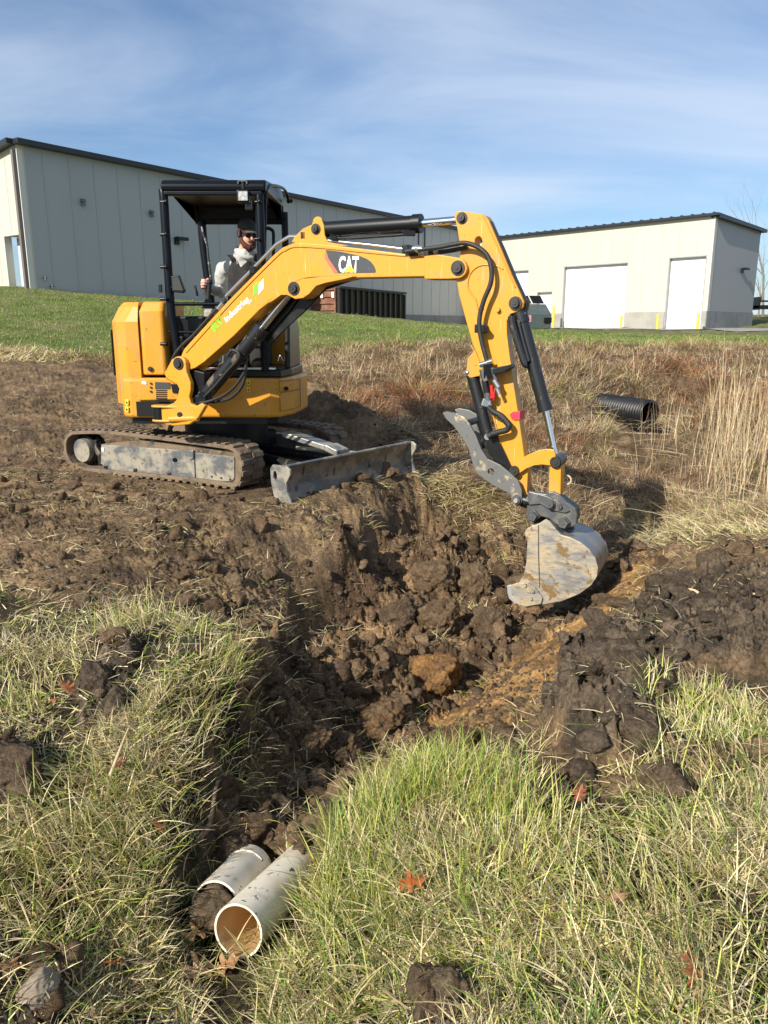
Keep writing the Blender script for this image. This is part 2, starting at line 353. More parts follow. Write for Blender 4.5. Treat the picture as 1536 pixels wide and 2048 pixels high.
# the sheet itself: a fan of quads, fine where the camera looks, running out to the horizon
a_in = np.linspace(-R(31), R(31), 900)
a_out = R(31) + (R(115) - R(31)) * np.linspace(0, 1, 60)[1:] ** 1.3
AZ = np.r_[-a_out[::-1], a_in, a_out]
t1 = np.linspace(R(56), R(11), 800); r1 = 1.75 / np.tan(t1)
r1 = np.r_[np.linspace(.25, r1[0], 12)[:-1], r1]
RD = np.r_[r1, np.geomspace(r1[-1], 24, 190)[1:], np.geomspace(24, 700, 70)[1:]]
nr, na = len(RD), len(AZ)
GX = RD[:, None] * np.sin(AZ)[None, :]; GY = RD[:, None] * np.cos(AZ)[None, :]
C = classify(GX, GY)
GZ = zbase(GX, GY)
def lumps(x, y, s, seed, jitter=.9):
    """rounded crumbs of random size, one to a cell"""
    u = x / s; v = y / s; iu = np.floor(u).astype(np.int64); iv = np.floor(v).astype(np.int64); best = np.zeros(x.shape)
    for a in (-1, 0, 1):
        for b in (-1, 0, 1):
            p = iu + a; q = iv + b
            h = (p * 73856093 ^ q * 19349663 ^ (seed * 83492791)) & 0xffffffff
            h = ((h ^ (h >> 15)) * 2246822519) & 0xffffffff; h ^= (h >> 13); h = (h * 3266489917) & 0xffffffff; h ^= h >> 16
            jx = (h & 1023) / 1023.0; jy = ((h >> 10) & 1023) / 1023.0; rr_ = ((h >> 20) & 1023) / 1023.0
            rad = .25 + .6 * rr_ ** 1.5
            d2 = ((u - (p + .5 + (jx - .5) * jitter)) ** 2 + (v - (q + .5 + (jy - .5) * jitter)) ** 2) / rad ** 2
            best = np.maximum(best, rad * np.sqrt(np.clip(1 - d2, 0, 1)))
    return best
rough = np.zeros(GX.shape)
rr0 = np.hypot(GX, GY)
rough[C['soil']] = .42; rough[C['dark']] = 1.55; rough[C['pit']] = 1.15; rough[C['clay']] = .38; rough[C['mud']] = .8
# flatter, tracked-over ground in front of the machine, rougher behind it
plat = C['soil'] & ~C['pit'] & ~C['dark'] & ~C['clay']
rough = np.where(plat, .22 + .5 * np.clip(.5 + 1.3 * fbm(GX, GY, 1.1, 3, 5), 0, 1), rough)
rough = np.where(plat & (GX > 1.0), .8, rough)
def blur(a, k):
    for ax in (0, 1):
        c = np.cumsum(np.pad(a, [(k + 1, k) if i == ax else (0, 0) for i in (0, 1)], mode='edge'), axis=ax)
        a = (np.take(c, range(2 * k + 1, c.shape[ax]), ax) - np.take(c, range(0, c.shape[ax] - 2 * k - 1), ax)) / (2 * k + 1)
    return a
rough = blur(rough, 5)
mk = (rr0 < 26)
sub = np.nonzero(mk)
x_, y_ = GX[sub], GY[sub]
wx_ = x_ + .05 * fbm(x_, y_, .16, 3, 3); wy_ = y_ + .05 * fbm(x_, y_, .16, 3, 9)
D = np.zeros(GX.shape)
big = lumps(wx_, wy_, .34, 1); med = lumps(wx_, wy_, .15, 2); sml = lumps(wx_, wy_, .065, 3); tin = lumps(wx_, wy_, .028, 4)
sel = np.clip(.5 + 1.6 * fbm(x_, y_, .6, 3, 21), 0, 1)
hh = rough[sub] * (.10 * big * sel + .075 * med * (.35 + .65 * sel) + .038 * sml + .017 * tin + .05 * fbm(x_, y_, .5, 4, 13) + .014 * fbm(x_, y_, .05, 3, 23))
rdg = lambda s_, sd_: 1 - 2.2 * np.abs(fbm(x_, y_, s_, 2, sd_))
hh = rough[sub] * (.060 * big * sel + .045 * med * (.35 + .65 * sel) + .028 * sml + .016 * tin + .060 * fbm(x_, y_, .5, 4, 13) + .040 * rdg(.20, 61) * sel + .026 * rdg(.08, 62) + .013 * rdg(.035, 63) + .016 * fbm(x_, y_, .05, 3, 23))
D[sub] = hh
D += np.where(mk, .035, .10) * np.clip(rr0 / 6, .5, 2) * fbm(GX, GY, 1.7, 4, 41) * np.where(C['lawn'], .5, 1)
dd = (C['dead'] & mk); D[dd] += (.10 * fbm(GX[dd], GY[dd], .7, 4, 81) + .05 * fbm(GX[dd], GY[dd], .18, 3, 83))
# the cut bank on the left of the trench, fading out towards the clay ramp on its right
cut = blur(inside(GX + .05 * fbm(GX, GY, .25, 3, 91), GY + .05 * fbm(GX, GY, .25, 3, 92), P_CUT).astype(float), 7)
_a, _b = gpt(1300, 1110), gpt(690, 1610); _vx, _vy = _b[0] - _a[0], _b[1] - _a[1]; _l = math.hypot(_vx, _vy)
sdist = ((GX - _a[0]) * _vy - (GY - _a[1]) * _vx) / _l
sdist = sdist if sdist[np.unravel_index(np.argmax(cut), cut.shape)] > 0 else -sdist
GZ = GZ - .24 * cut * np.clip(.15 + sdist / .45, 0, 1)
# keep the ground under the tracks at the level the machine stands on
TRK_C = np.array([-1.55, 7.55]); TRK_H = R(-30)
lx = (GX - TRK_C[0]) * math.cos(TRK_H) + (GY - TRK_C[1]) * math.sin(TRK_H); ly = -(GX - TRK_C[0]) * math.sin(TRK_H) + (GY - TRK_C[1]) * math.cos(TRK_H)
k_ = np.clip(1 - np.maximum(np.abs(lx + .0) - 1.35, np.abs(ly) - .95) / .25, 0, 1)
GZ = GZ * (1 - k_) + (-1.425) * k_; D *= (1 - .75 * k_)
for hx, hy, hh_, s_ in ((-.02, 7.05, .12, .22), (.25, 7.35, .16, .24), (.45, 7.6, .14, .2), (-.45, 6.55, .05, .15)): D += hh_ * np.exp(-((GX - hx) ** 2 + (GY - hy) ** 2) / s_ ** 2) * (1 + .5 * lumps(GX, GY, .09, 8))
# loose heap thrown up beside the machine
for hx, hy, hh_, sx_, sy_ in ((-.85, 9.9, .62, .60, .5), (-.25, 9.4, .42, .45, .4), (.25, 8.9, .22, .4, .35)): D += hh_ * .62 * np.exp(-(((GX - hx) / sx_) ** 2 + ((GY - hy) / sy_) ** 2)) * (1 + .25 * fbm(GX, GY, .22, 4, 77) + .2 * lumps(GX, GY, .11, 6))
GZ += D
# the hollow the two pipes open into
for a_, b_ in ((atC(476, 1862, 2.42), atC(560, 1776, 2.76)), (atC(430, 1812, 2.62), atC(496, 1740, 2.95))):
    vx, vy = b_.x - a_.x, b_.y - a_.y; t_ = np.clip(((GX - a_.x) * vx + (GY - a_.y) * vy) / (vx * vx + vy * vy), -.45, 1.0)
    ds = np.hypot(GX - a_.x - t_ * vx, GY - a_.y - t_ * vy); lim = (a_.z - CZ) + (b_.z - a_.z) * np.clip(t_, 0, 1) - .088 + 2.2 * np.clip(ds - .09, 0, 9)
    GZ = np.minimum(GZ, np.where(ds < .6, lim, 99))
qe = atC(1299, 826, 12.4); ds = np.hypot(GX - qe.x - .10, GY - qe.y + .40); GZ = np.minimum(GZ, np.where(ds < 1.3, (qe.z - CZ) - .46 + 1.3 * np.clip(ds - .38, 0, 9), 99))
_t = np.clip((GX * qe.x + GY * qe.y) / (qe.x ** 2 + qe.y ** 2), .74, 1.0); _sd = np.hypot(GX - _t * qe.x, GY - _t * qe.y)
GZ = np.minimum(GZ, np.where(_sd < 1.4, (qe.z - CZ - .34) * _t + 1.0 * np.clip(_sd - .40, 0, 9), 99))
def ground_z(x, y):
    x = np.asarray(x, float); y = np.asarray(y, float)
    fa = np.interp(np.arctan2(x, y), AZ, np.arange(na)); fr = np.interp(np.hypot(x, y), RD, np.arange(nr))
    i = np.clip(fr.astype(int), 0, nr - 2); j = np.clip(fa.astype(int), 0, na - 2); u = fr - i; v = fa - j
    return CZ + GZ[i, j] * (1 - u) * (1 - v) + GZ[i + 1, j] * u * (1 - v) + GZ[i, j + 1] * (1 - u) * v + GZ[i + 1, j + 1] * u * v
# ground colour, metre by metre; darkened under grass as shade between the blades
def lerp(a, b, t): return a + (np.asarray(b) - a) * t[..., None]
base = np.zeros(GX.shape + (3,))
f1 = np.clip(.5 + 1.2 * fbm(GX, GY, .9, 5, 101), 0, 1); f2 = np.clip(.5 + 1.2 * fbm(GX, GY, .22, 5, 111), 0, 1); f3 = np.clip(.5 + 1.2 * fbm(GX, GY, 3.5, 4, 121), 0, 1)
soilc = lerp(np.array([.078, .054, .036])[None, None, :] * np.ones(base.shape), (.275, .188, .106), f1 * .5 + f2 * .5)
soilc = lerp(soilc, (.24, .155, .075), np.clip(f2 * 2 - 1.35, 0, 1) * .6)
darkc = lerp(np.array([.072, .056, .042])[None, None, :] * np.ones(base.shape), (.175, .130, .086), f2)
clayc = lerp(np.array([.23, .135, .060])[None, None, :] * np.ones(base.shape), (.48, .28, .108), f2)
pitc = lerp(np.array([.095, .060, .036])[None, None, :] * np.ones(base.shape), (.27, .175, .092), np.clip(f2 * 1.5 - .3, 0, 1))
lawnc = lerp(lerp(np.array([.085, .115, .030])[None, None, :] * np.ones(base.shape), (.185, .180, .080), f1), (.22, .19, .10), np.clip(f3 * 2.2 - 1.3, 0, 1) * .6)
deadc = lerp(np.array([.085, .058, .036])[None, None, :] * np.ones(base.shape), (.19, .135, .080), f2)  # dark gaps among the dead stems put into the ground colour
nearc = lerp(np.array([.035, .027, .018])[None, None, :] * np.ones(base.shape), (.085, .065, .040), f2)  # kept very dark: shade between grass blades put into the earth
W_ = {k: blur(v.astype(float), 2) for k, v in C.items()}
base = nearc
for k, c in (('dead', deadc), ('lawn', lawnc), ('soil', soilc), ('pit', pitc), ('dark', darkc), ('clay', clayc), ('mud', darkc)):
    base = base + (c - base) * W_[k][..., None]
me = bpy.data.meshes.new('ground')
co = np.stack([GX, GY, GZ + CZ], -1).reshape(-1, 3).astype(np.float32)
idx = np.arange(nr * na).reshape(nr, na)
q = np.stack([idx[:-1, :-1], idx[:-1, 1:], idx[1:, 1:], idx[1:, :-1]], -1).reshape(-1, 4)
q = q[:, ::-1]
def fast_mesh(me, co, q, smooth=True):
    k = q.shape[1]
    me.vertices.add(len(co)); me.vertices.foreach_set('co', np.ascontiguousarray(co, np.float32).ravel())
    me.loops.add(q.size); me.loops.foreach_set('vertex_index', np.ascontiguousarray(q, np.int32).ravel())
    me.polygons.add(len(q)); me.polygons.foreach_set('loop_start', np.arange(0, q.size, k, dtype=np.int32))
    if smooth: me.polygons.foreach_set('use_smooth', np.ones(len(q), bool))
    me.update(calc_edges=True)
def vcol(me, c, name='tone'):
    a = me.color_attributes.new(name, 'FLOAT_COLOR', 'POINT'); b = np.ones((len(c), 4), np.float32); b[:, :3] = c; a.data.foreach_set('color', b.ravel())
fast_mesh(me, co, q, True); vcol(me, base.reshape(-1, 3))
ground = bpy.data.objects.new('ground', me); col.objects.link(ground); ground['kind'] = 'structure'
def vmat(name, rough=.9, bumps=(), fine=None, spec=.2, trans=0.0, sheen=None):
    m = bpy.data.materials.new(name); m.use_nodes = True; N, L = m.node_tree.nodes, m.node_tree.links; b = N['Principled BSDF']
    b.inputs['Roughness'].default_value = rough; b.inputs['Specular IOR Level'].default_value = spec
    a = N.new('ShaderNodeAttribute'); a.attribute_name = 'tone'; out = a.outputs['Color']
    t = N.new('ShaderNodeTexCoord')
    if fine:
        for sc, lo, hi in fine:
            n = N.new('ShaderNodeTexNoise'); n.inputs['Scale'].default_value = sc; n.inputs['Detail'].default_value = 6; L.new(t.outputs['Object'], n.inputs['Vector'])
            r = N.new('ShaderNodeMapRange'); r.inputs[1].default_value = .3; r.inputs[2].default_value = .7; r.inputs[3].default_value = lo; r.inputs[4].default_value = hi; L.new(n.outputs[0], r.inputs[0])
            v = N.new('ShaderNodeVectorMath'); v.operation = 'SCALE'; L.new(out, v.inputs[0]); L.new(r.outputs[0], v.inputs['Scale']); out = v.outputs[0]
    L.new(out, b.inputs['Base Color'])
    nrm = None
    for sc, dist, st in bumps:
        n = N.new('ShaderNodeTexNoise'); n.inputs['Scale'].default_value = sc; n.inputs['Detail'].default_value = 8; n.inputs['Roughness'].default_value = .65; L.new(t.outputs['Object'], n.inputs['Vector'])
        bu = N.new('ShaderNodeBump'); bu.inputs['Strength'].default_value = st; bu.inputs['Distance'].default_value = dist; L.new(n.outputs[0], bu.inputs['Height'])
        if nrm: L.new(nrm, bu.inputs['Normal'])
        nrm = bu.outputs[0]
    if nrm: L.new(nrm, b.inputs['Normal'])
    if trans:
        tr = N.new('ShaderNodeBsdfTranslucent'); L.new(out, tr.inputs['Color']); mxs = N.new('ShaderNodeMixShader'); mxs.inputs[0].default_value = trans
        L.new(b.outputs[0], mxs.inputs[1]); L.new(tr.outputs[0], mxs.inputs[2]); L.new(mxs.outputs[0], N['Material Output'].inputs[0])
    return m
me.materials.append(vmat('earth_and_turf', .93, [(16, .05, .5), (60, .022, .8), (190, .006, .8)], [(9, .7, 1.25), (55, .55, 1.4), (2, .85, 1.15)], .12))

# ================================================================== BUILDINGS
def panel_mat(name, base, vert_w, stain=.08, lift=.0):
    m = mat(name, base, .45, 0, [(.6, 6, .45, .75, tuple(c * .90 for c in base), (1, 1, .25), .6), (3.5, 6, .6, .8, tuple(c * .86 for c in base), (1.2, 1.2, .12), .5)])
    return m
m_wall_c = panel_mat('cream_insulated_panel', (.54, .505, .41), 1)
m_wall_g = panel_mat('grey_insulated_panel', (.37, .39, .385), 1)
m_seam = mat('panel_seam', (.44, .405, .33), .6)
m_seamg = mat('panel_seam_grey', (.360, .380, .375), .6)
m_roof = mat('dark_roof_trim', (.018, .022, .026), .4)
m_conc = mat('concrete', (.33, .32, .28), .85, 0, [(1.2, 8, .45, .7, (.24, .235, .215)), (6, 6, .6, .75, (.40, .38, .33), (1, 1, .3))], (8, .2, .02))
m_concg = mat('concrete_shaded', (.22, .23, .235), .85, 0, [(1.2, 8, .45, .7, (.17, .175, .18)), (4, 6, .5, .75, (.14, .15, .155), (1, 1, .15))], (8, .2, .02))  # shaded-side copy of the concrete, shade put into its colour
m_door = mat('white_door', (.80, .81, .79), .4, 0, [(.8, 5, .5, .8, (.74, .745, .72), (1, 1, .3))])
m_doorj = mat('door_jamb', (.33, .33, .32), .5)
m_bluedoor = mat('bluish_white_door', (.52, .58, .66), .45)
m_bol = mat('bollard_yellow', (.72, .52, .08), .5, 0, [(5, 6, .55, .75, (.5, .40, .2))])
m_rust = mat('rusty_red_brown', (.16, .065, .038), .75, 0, [(2.5, 8, .45, .65, (.24, .12, .07)), (9, 6, .6, .7, (.08, .035, .022))])
m_olive = mat('dark_olive_steel', (.040, .036, .020), .6, 0, [(1.5, 7, .45, .7, (.065, .042, .022), (1, 1, .4))])
m_dump = mat('dumpster_green_grey', (.065, .085, .08), .5, 0, [(3, 6, .5, .7, (.09, .105, .10))])
m_pink = mat('faded_pink_print', (.78, .25, .28), .6)
m_lens = mat('lamp_lens', (.75, .75, .72), .15)

def fbox(mb, O, u, n, x0, x1, z0, z1, d0, d1, mi=0):
    """box in a wall's frame: along u, up, outward n from d0 to d1"""
    p = O + u * ((x0 + x1) / 2) + n * ((d0 + d1) / 2); p = Vector((p.x, p.y, (z0 + z1) / 2))
    M = Matrix((u, -n if u.cross(-n).z > 0 else n, Vector((0, 0, 1)))).transposed()
    mb.box(p, (abs(x1 - x0), abs(d1 - d0), abs(z1 - z0)), mi, M=M)
def wall_light(O, u, n, x, z, parent, size=1):
    mb = MB(); fbox(mb, O, u, n, x - .11 * size, x + .11 * size, z - .16 * size, z + .16 * size, .002, .12)
    fbox(mb, O, u, n, x - .11 * size, x + .5 * size, z + .03 * size, z + .17 * size, .125, .3); mb.build('wall_light', m_blk, parent, .01)
def pos_on(O, u, px, py):
    """where the sight line crosses the wall: distance along it and level"""
    n = Vector((-u.y, u.x, 0)); r = ray(px, py); t = (O - EYE).dot(n) / r.dot(n); p = EYE + r * t
    return (p - O).dot(u), p.z

m_dseam = mat('door_seam', (.70, .71, .70), .5)
# ---- right-hand warehouse: lit long side with the doors, shaded gable
B = Vector((.4255 * 45, 45, 0)); B = Vector((atY(1410, 657, 45).x, 45, 0))
ub = Vector((-.685, .728, 0)).normalized(); nb = Vector((-ub.y, ub.x, 0)); nb = nb if nb.y < 0 else -nb     # outward, towards camera-left
vb = Vector((.95, 1.0, 0)).normalized(); vb = Vector((.728, .685, 0)); ng = Vector((vb.y, -vb.x, 0))
zb = CZ - .12
sx, ztop = pos_on(B, ub, 1428, 430); LB = 17.5
t_end, z_end = pos_on(B, ub, 1000, 476)
wh = thing('warehouse', (B.x, B.y, zb), 'cream warehouse with three large white roll-up doors on its sunlit side', 'building')
BASEH = pos_on(B, ub, 1412, 622)[1]
doors = []
for (xa, ya, xb, yb) in ((1415, 508, 1338, 517), (1257, 524, 1128, 533), (1058, 538, 985, 545), (1105, 582, 1074, 584)):
    s0, za = pos_on(B, ub, xa, ya); s1, z1 = pos_on(B, ub, xb, yb); doors.append((s0, s1, (za + z1) / 2))
def slope_top(s): return ztop + (z_end - ztop) * s / t_end
mb = MB(); D_ = .35
xs = [0]; segs = []
dd_ = sorted(doors[:3] + [doors[3]], key=lambda d: d[0])
for (a, b, zt) in dd_: segs.append((xs[-1], a, zb - .5, None)); segs.append((a, b, zt, None)); xs.append(b)
segs.append((xs[-1], t_end + 12, zb - .5, None))
def wallpiece(mb, O, u, n, a, b, z0, za, zb_, d0, d1, mi=0):
    P = [O + u * a, O + u * b, O + u * b, O + u * a]; Z = [z0, z0, zb_, za]
    pts = [Vector((p.x, p.y, z)) + n * d1 for p, z in zip(P, Z)]; mb.prism(pts, n * (d0 - d1), mi)
for (a, b, z0, _) in segs:
    if z0 < BASEH: wallpiece(mb, B, ub, nb, a, b, z0, BASEH, BASEH, -D_, .04, 1); z0 = BASEH
    wallpiece(mb, B, ub, nb, a, b, z0, slope_top(a), slope_top(b), -D_, 0, 0)
mb.build('long_wall', [m_wall_c, m_conc], wh)
s = .9
while s < t_end + 6:
    mb = MB()
    ok = [zt for (a, b, zt) in doors if a - .05 < s < b + .05]
    fbox(mb, B, ub, nb, s, s + .025, (ok[0] if ok else BASEH) + .02, slope_top(s) - .12, .001, .012); s += 1.07
    mb.build('panel_seam', m_seam, wh)
for (a, b, zt) in doors:
    mb = MB(); fbox(mb, B, ub, nb, a + .06, b - .06, zb - .1, zt - .05, -.30, -.24)
    k = zb + .55
    d = mb.build('roll_up_door', m_door, wh)
    mb = MB(); fbox(mb, B, ub, nb, a + .003, b - .003, zt - .055, zt - .003, -.34, -.003); fbox(mb, B, ub, nb, b - .055, b - .004, zb - .1, zt - .06, -.34, -.003)
    fbox(mb, B, ub, nb, a + .004, a + .055, zb - .1, zt - .06, -.34, -.003); mb.build('door_frame', m_doorj, d)
    while k < zt - .2: mb = MB(); fbox(mb, B, ub, nb, a + .06, b - .06, k, k + .02, -.238, -.232); k += .6; mb.build('door_seam', m_dseam, d)
# gable
v_end = pos_on(B, vb, 1522, 470)[0]; zg = pos_on(B, vb, 1522, 462)[1]
mb = MB(); P0 = B + vb * .36; 
pts = [Vector((p.x, p.y, z)) for p, z in ((B + vb * .0 + nb * -.0, BASEH), (B + vb * v_end, BASEH), (B + vb * v_end, zg), (B, ztop))]
mb.prism([p + ng * -.02 + vb * .002 for p in pts], ng * -.3, 0)
pts = [Vector((p.x, p.y, z)) for p, z in ((B, zb - 1), (B + vb * v_end, zb - 1), (B + vb * v_end, BASEH), (B, BASEH))]
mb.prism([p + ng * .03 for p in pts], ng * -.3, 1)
mb.build('gable_wall', [panel_mat('shaded_gable_panel', (.27, .27, .285), 1), m_concg], wh)  # darker, greyer copy of the cream panel: shade put into the colour
mb = MB(); fbox(mb, B, vb, ng, -.03, .10, BASEH, ztop - .1, -.015, .02); mb.build('corner_trim', mat('cream_trim', (.72, .68, .58), .4), wh)
mb = MB()
pts = [Vector((p.x, p.y, z)) for p, z in ((B - ub * .25, ztop - .04), (B + ub * (t_end + 12), slope_top(t_end + 12) - .04), (B + ub * (t_end + 12), slope_top(t_end + 12) + .09), (B - ub * .25, ztop + .09))]
mb.prism([p + nb * .28 for p in pts], nb * -.5)
pts = [Vector((p.x, p.y, z)) for p, z in ((B, ztop - .14), (B + vb * (v_end + .3), zg - .09), (B + vb * (v_end + .3), zg + .09), (B, ztop + .09))]
mb.prism([p + ng * .25 for p in pts], ng * -.5)
mb.build('roof_trim', m_roof, wh)
mb = MB(); s = 0
while s < t_end + 6: fbox(mb, B, ub, nb, s, s + .09, slope_top(s) + .09, slope_top(s) + .15, -.6, .20); s += .62
mb.build('roof_rib', m_roof, wh)
mb = MB(); E_ = B + ub * (t_end + 12)
q_ = [B, B + vb * v_end, B + vb * v_end + ub * (t_end + 12), E_]
zs = [ztop, zg, zg, slope_top(t_end + 12)]
mb.add([Vector((p.x, p.y, z)) for p, z in zip(q_, zs)] + [Vector((p.x, p.y, z - .2)) for p, z in zip(q_, zs)], [[0, 1, 2, 3], [7, 6, 5, 4], [1, 5, 6, 2], [2, 6, 7, 3]])
mb.build('roof', m_roof, wh)
sx_, zx_ = pos_on(B, vb, 1483, 541); wall_light(B, vb, ng, sx_, zx_, wh, .9)

# ---- left-hand warehouse: long shaded side running back to the right, sunlit end with a door
A = Vector((atY(60, 573, 31).x, 31, 0))
ua = Vector((.735, 1.0, 0)).normalized(); na_ = Vector((ua.y, -ua.x, 0))
ue = Vector((-.80, .60, 0)).normalized(); ne = Vector((-.60, -.80, 0))
za = CZ + 1.4
zA = pos_on(A, ua, 42, 285)[1]; sE, zE = pos_on(A, ua, 915, 458)
def topA(s): return zA + (zE - zA) * s / sE
wl_ = thing('warehouse', (A.x, A.y, za), 'big warehouse with a long shaded grey side rising behind the excavator canopy', 'building')
LA = sE + 3
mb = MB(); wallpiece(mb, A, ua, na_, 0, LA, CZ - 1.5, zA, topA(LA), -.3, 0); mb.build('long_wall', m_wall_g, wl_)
sC, zC = pos_on(A, ua, 812, 629)
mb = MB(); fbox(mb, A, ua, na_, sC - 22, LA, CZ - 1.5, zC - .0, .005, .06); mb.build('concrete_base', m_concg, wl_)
s = 1.0
while s < LA: mb = MB(); fbox(mb, A, ua, na_, s, s + .03, CZ + .5, topA(s) - .2, .001, .012); s += 1.1; mb.build('panel_seam', m_seamg, wl_)
mb = MB(); pts = [Vector((p.x, p.y, z)) for p, z in ((A - ua * .1, zA - .10), (A + ua * LA, topA(LA) - .10), (A + ua * LA, topA(LA) + .08), (A - ua * .1, zA + .08))]
mb.prism([p + na_ * .35 for p in pts], na_ * -.6)
LE = 14; zEe = pos_on(A, ue, 0, 300)
def topE(s): return zA + (zEe[1] - zA) * s / zEe[0]
pts = [Vector((p.x, p.y, z)) for p, z in ((A, zA - .10), (A + ue * LE, topE(LE) - .10), (A + ue * LE, topE(LE) + .08), (A, zA + .08))]
mb.prism([p + ne * .35 for p in pts], ne * -.6); mb.build('roof_trim', m_roof, wl_)
d0, dz = pos_on(A, ue, 45, 468); d1, _ = pos_on(A, ue, 8, 474)
mb = MB()
wallpiece(mb, A, ue, ne, .0, d0, CZ - .5, zA, topE(d0), -.3, 0); wallpiece(mb, A, ue, ne, d0, d1, dz, topE(d0), topE(d1), -.3, 0); wallpiece(mb, A, ue, ne, d1, LE, CZ - .5, topE(d1), topE(LE), -.3, 0)
mb.build('end_wall', m_wall_c, wl_)
mb = MB(); fbox(mb, A, ue, ne, d0 + .01, d1 - .01, CZ, dz - .01, -.55, -.5); dr = mb.build('end_door', m_bluedoor, wl_)
mb = MB(); fbox(mb, A, ue, ne, .04, .18, CZ + .5, zA - .28, .02, .14); mb.build('downspout', mat('brown_downspout', (.16, .135, .12), .5), wl_, .01)
mb = MB(); fbox(mb, A, ua, na_, -.02, .2, CZ + .5, zA - .26, .015, .05); mb.build('corner_trim', mat('pale_corner_trim', (.62, .60, .54), .4), wl_)
s = .9
while s < 8:
    mb = MB(); fbox(mb, A, ue, ne, s, s + .025, (dz + .03 if d0 - .1 < s < d1 + .1 else CZ + 1), topE(s) - .3, .001, .01); s += 1.1; mb.build('panel_seam', m_seam, wl_)
q_ = [A, A + ua * LA, A + ua * LA + ue * LE, A + ue * LE]; zs = [zA, topA(LA), topA(LA) - .5, topE(LE)]
mb = MB(); mb.add([Vector((p.x, p.y, z)) for p, z in zip(q_, zs)] + [Vector((p.x, p.y, z - .2)) for p, z in zip(q_, zs)], [[0, 1, 2, 3], [7, 6, 5, 4], [1, 5, 6, 2], [2, 6, 7, 3]]); mb.build('roof', m_roof, wl_)
for px, py, k in ((352, 482, 1.0), (880, 560, .01)):
    if k > .1: s_, z_ = pos_on(A, ua, px, py); wall_light(A, ua, na_, s_, z_, wl_, k)
for px, py in ((164, 402), (301, 425), (88, 555), (102, 572)):
    s_, z_ = pos_on(A, ua, px, py); mb = MB(); r_ = .1 if py < 500 else .05
    c_ = A + ua * s_ + Vector((0, 0, z_)); mb.cyl(c_ + na_ * .005, c_ + na_ * .18, r_, r_ * .7, 12); mb.box(c_ + na_ * .08 + Vector((0, 0, -r_ * 1.3)), (r_ * 1.6, r_ * 1.2, r_)); mb.build('wall_vent', mat('vent_grey', (.12, .13, .135), .5), wl_)
s_, z_ = pos_on(A, ua, 843, 475); mb = MB()
for a, b, c, d in ((-.4, .4, .62, .7), (-.4, .4, -.7, -.62), (-.4, -.32, -.62, .62), (.32, .4, -.62, .62)): fbox(mb, A, ua, na_, s_ + a, s_ + b, z_ + c, z_ + d, .01, .05)
mb.build('hatch_frame', m_roof, wl_)

# ---- rusty-ended container by the grey wall
O_ = Vector((atY(675, 620, 43).x, 43, 0)); s1_, zt_ = pos_on(O_, ua, 806, 588); zt0 = pos_on(O_, ua, 675, 576)[1]; zb0 = pos_on(O_, ua, 675, 622)[1]; zb1 = pos_on(O_, ua, 806, 640)[1]
ct = thing('roll_off_container', (O_.x, O_.y, zb0), 'long dark ribbed steel container with a rusty brown end by the grey wall', 'container')
def qbox(mb, O, u, n, x0, x1, zf0, zf1, d0, d1, mi=0):
    a = O + u * x0; b = O + u * x1; pts = [Vector((a.x, a.y, zf0(x0))), Vector((b.x, b.y, zf0(x1))), Vector((b.x, b.y, zf1(x1))), Vector((a.x, a.y, zf1(x0)))]
    mb.prism([p + n * d1 for p in pts], n * (d0 - d1), mi)
lo = lambda x: zb0 - .35 + (zb1 - zb0) * x / s1_; hi = lambda x: zt0 + (zt_ - zt0) * x / s1_
mb = MB(); qbox(mb, O_, ua, na_, 0, s1_, lo, hi, -2.2, 0); mb.build('body', m_olive, ct)
mb = MB(); x = 0.0
while x < s1_: qbox(mb, O_, ua, na_, x, x + .12, lo, lambda t: hi(t) - .05, .002, .14); x += s1_ / 12
qbox(mb, O_, ua, na_, 0, s1_ + .1, lambda t: hi(t) - .02, lambda t: hi(t) + .10, -.1, .2); mb.build('side_ribs', mat('rib_dark', (.02, .02, .014), .6), ct)
xl, _ = pos_on(O_, ue, 627, 600)
mb = MB(); fbox(mb, O_, ue, ne, 0, xl, zb0 - .4, zt0 - .02, .002, .06)
for k in range(4):
    zk = zb0 + (zt0 - zb0) * (k + .1) / 3.4; fbox(mb, O_, ue, ne, 0, xl, zk, zk + .09, .065, .14)
fbox(mb, O_, ue, ne, 0, .08, zb0 - .3, zt0, .145, .16); fbox(mb, O_, ue, ne, xl - .1, xl, zb0 - .3, zt0, .145, .16)
en = mb.build('end_panel', m_rust, ct)
for k in (.06, .52, .92): mb = MB(); fbox(mb, O_, ue, ne, xl * k - .0, xl * k + .16, zt0 - .50, zt0 - .2, .15, .17); mb.build('reflector', m_white, en)

# ---- dumpster by the small door
Dm = atY(1072, 657, 41); dmp = thing('dumpster', (Dm.x, 41, Dm.z), 'grey-green metal dumpster with two black lids propped open', 'dumpster')
du = Vector((1, .25, 0)).normalized(); dn = Vector((-du.y, du.x, 0)); x0 = atY(1049, 650, 41).x; w_ = .035 * 41 * .83
def P3(u_, d_, z_): return Vector((Dm.x, 41, Dm.z)) + du * u_ + dn * d_ + Vector((0, 0, z_))
mb = MB(); prof = [(0, .02), (1.25, .02), (1.25, .85), (.72, 1.25), (0, .72)]
mb.prism([P3(-.62, a, b) for a, b in prof], du * 1.45); mb.build('bin_body', m_dump, dmp, .015)
mb = MB()
for s_ in (-.6, .12): mb.prism([P3(s_, .72, 1.27), P3(s_ + .62, .72, 1.27), P3(s_ + .50, .98, 1.68), P3(s_ - .14, .98, 1.68)], dn * .03)
mb.build('lid', m_blk, dmp)
mb = MB(); mb.box(P3(.62, -.05, .42), (.42, .06, .26), rz=math.atan2(du.y, du.x)); mb.build('lift_pocket', m_blk, dmp, .01)
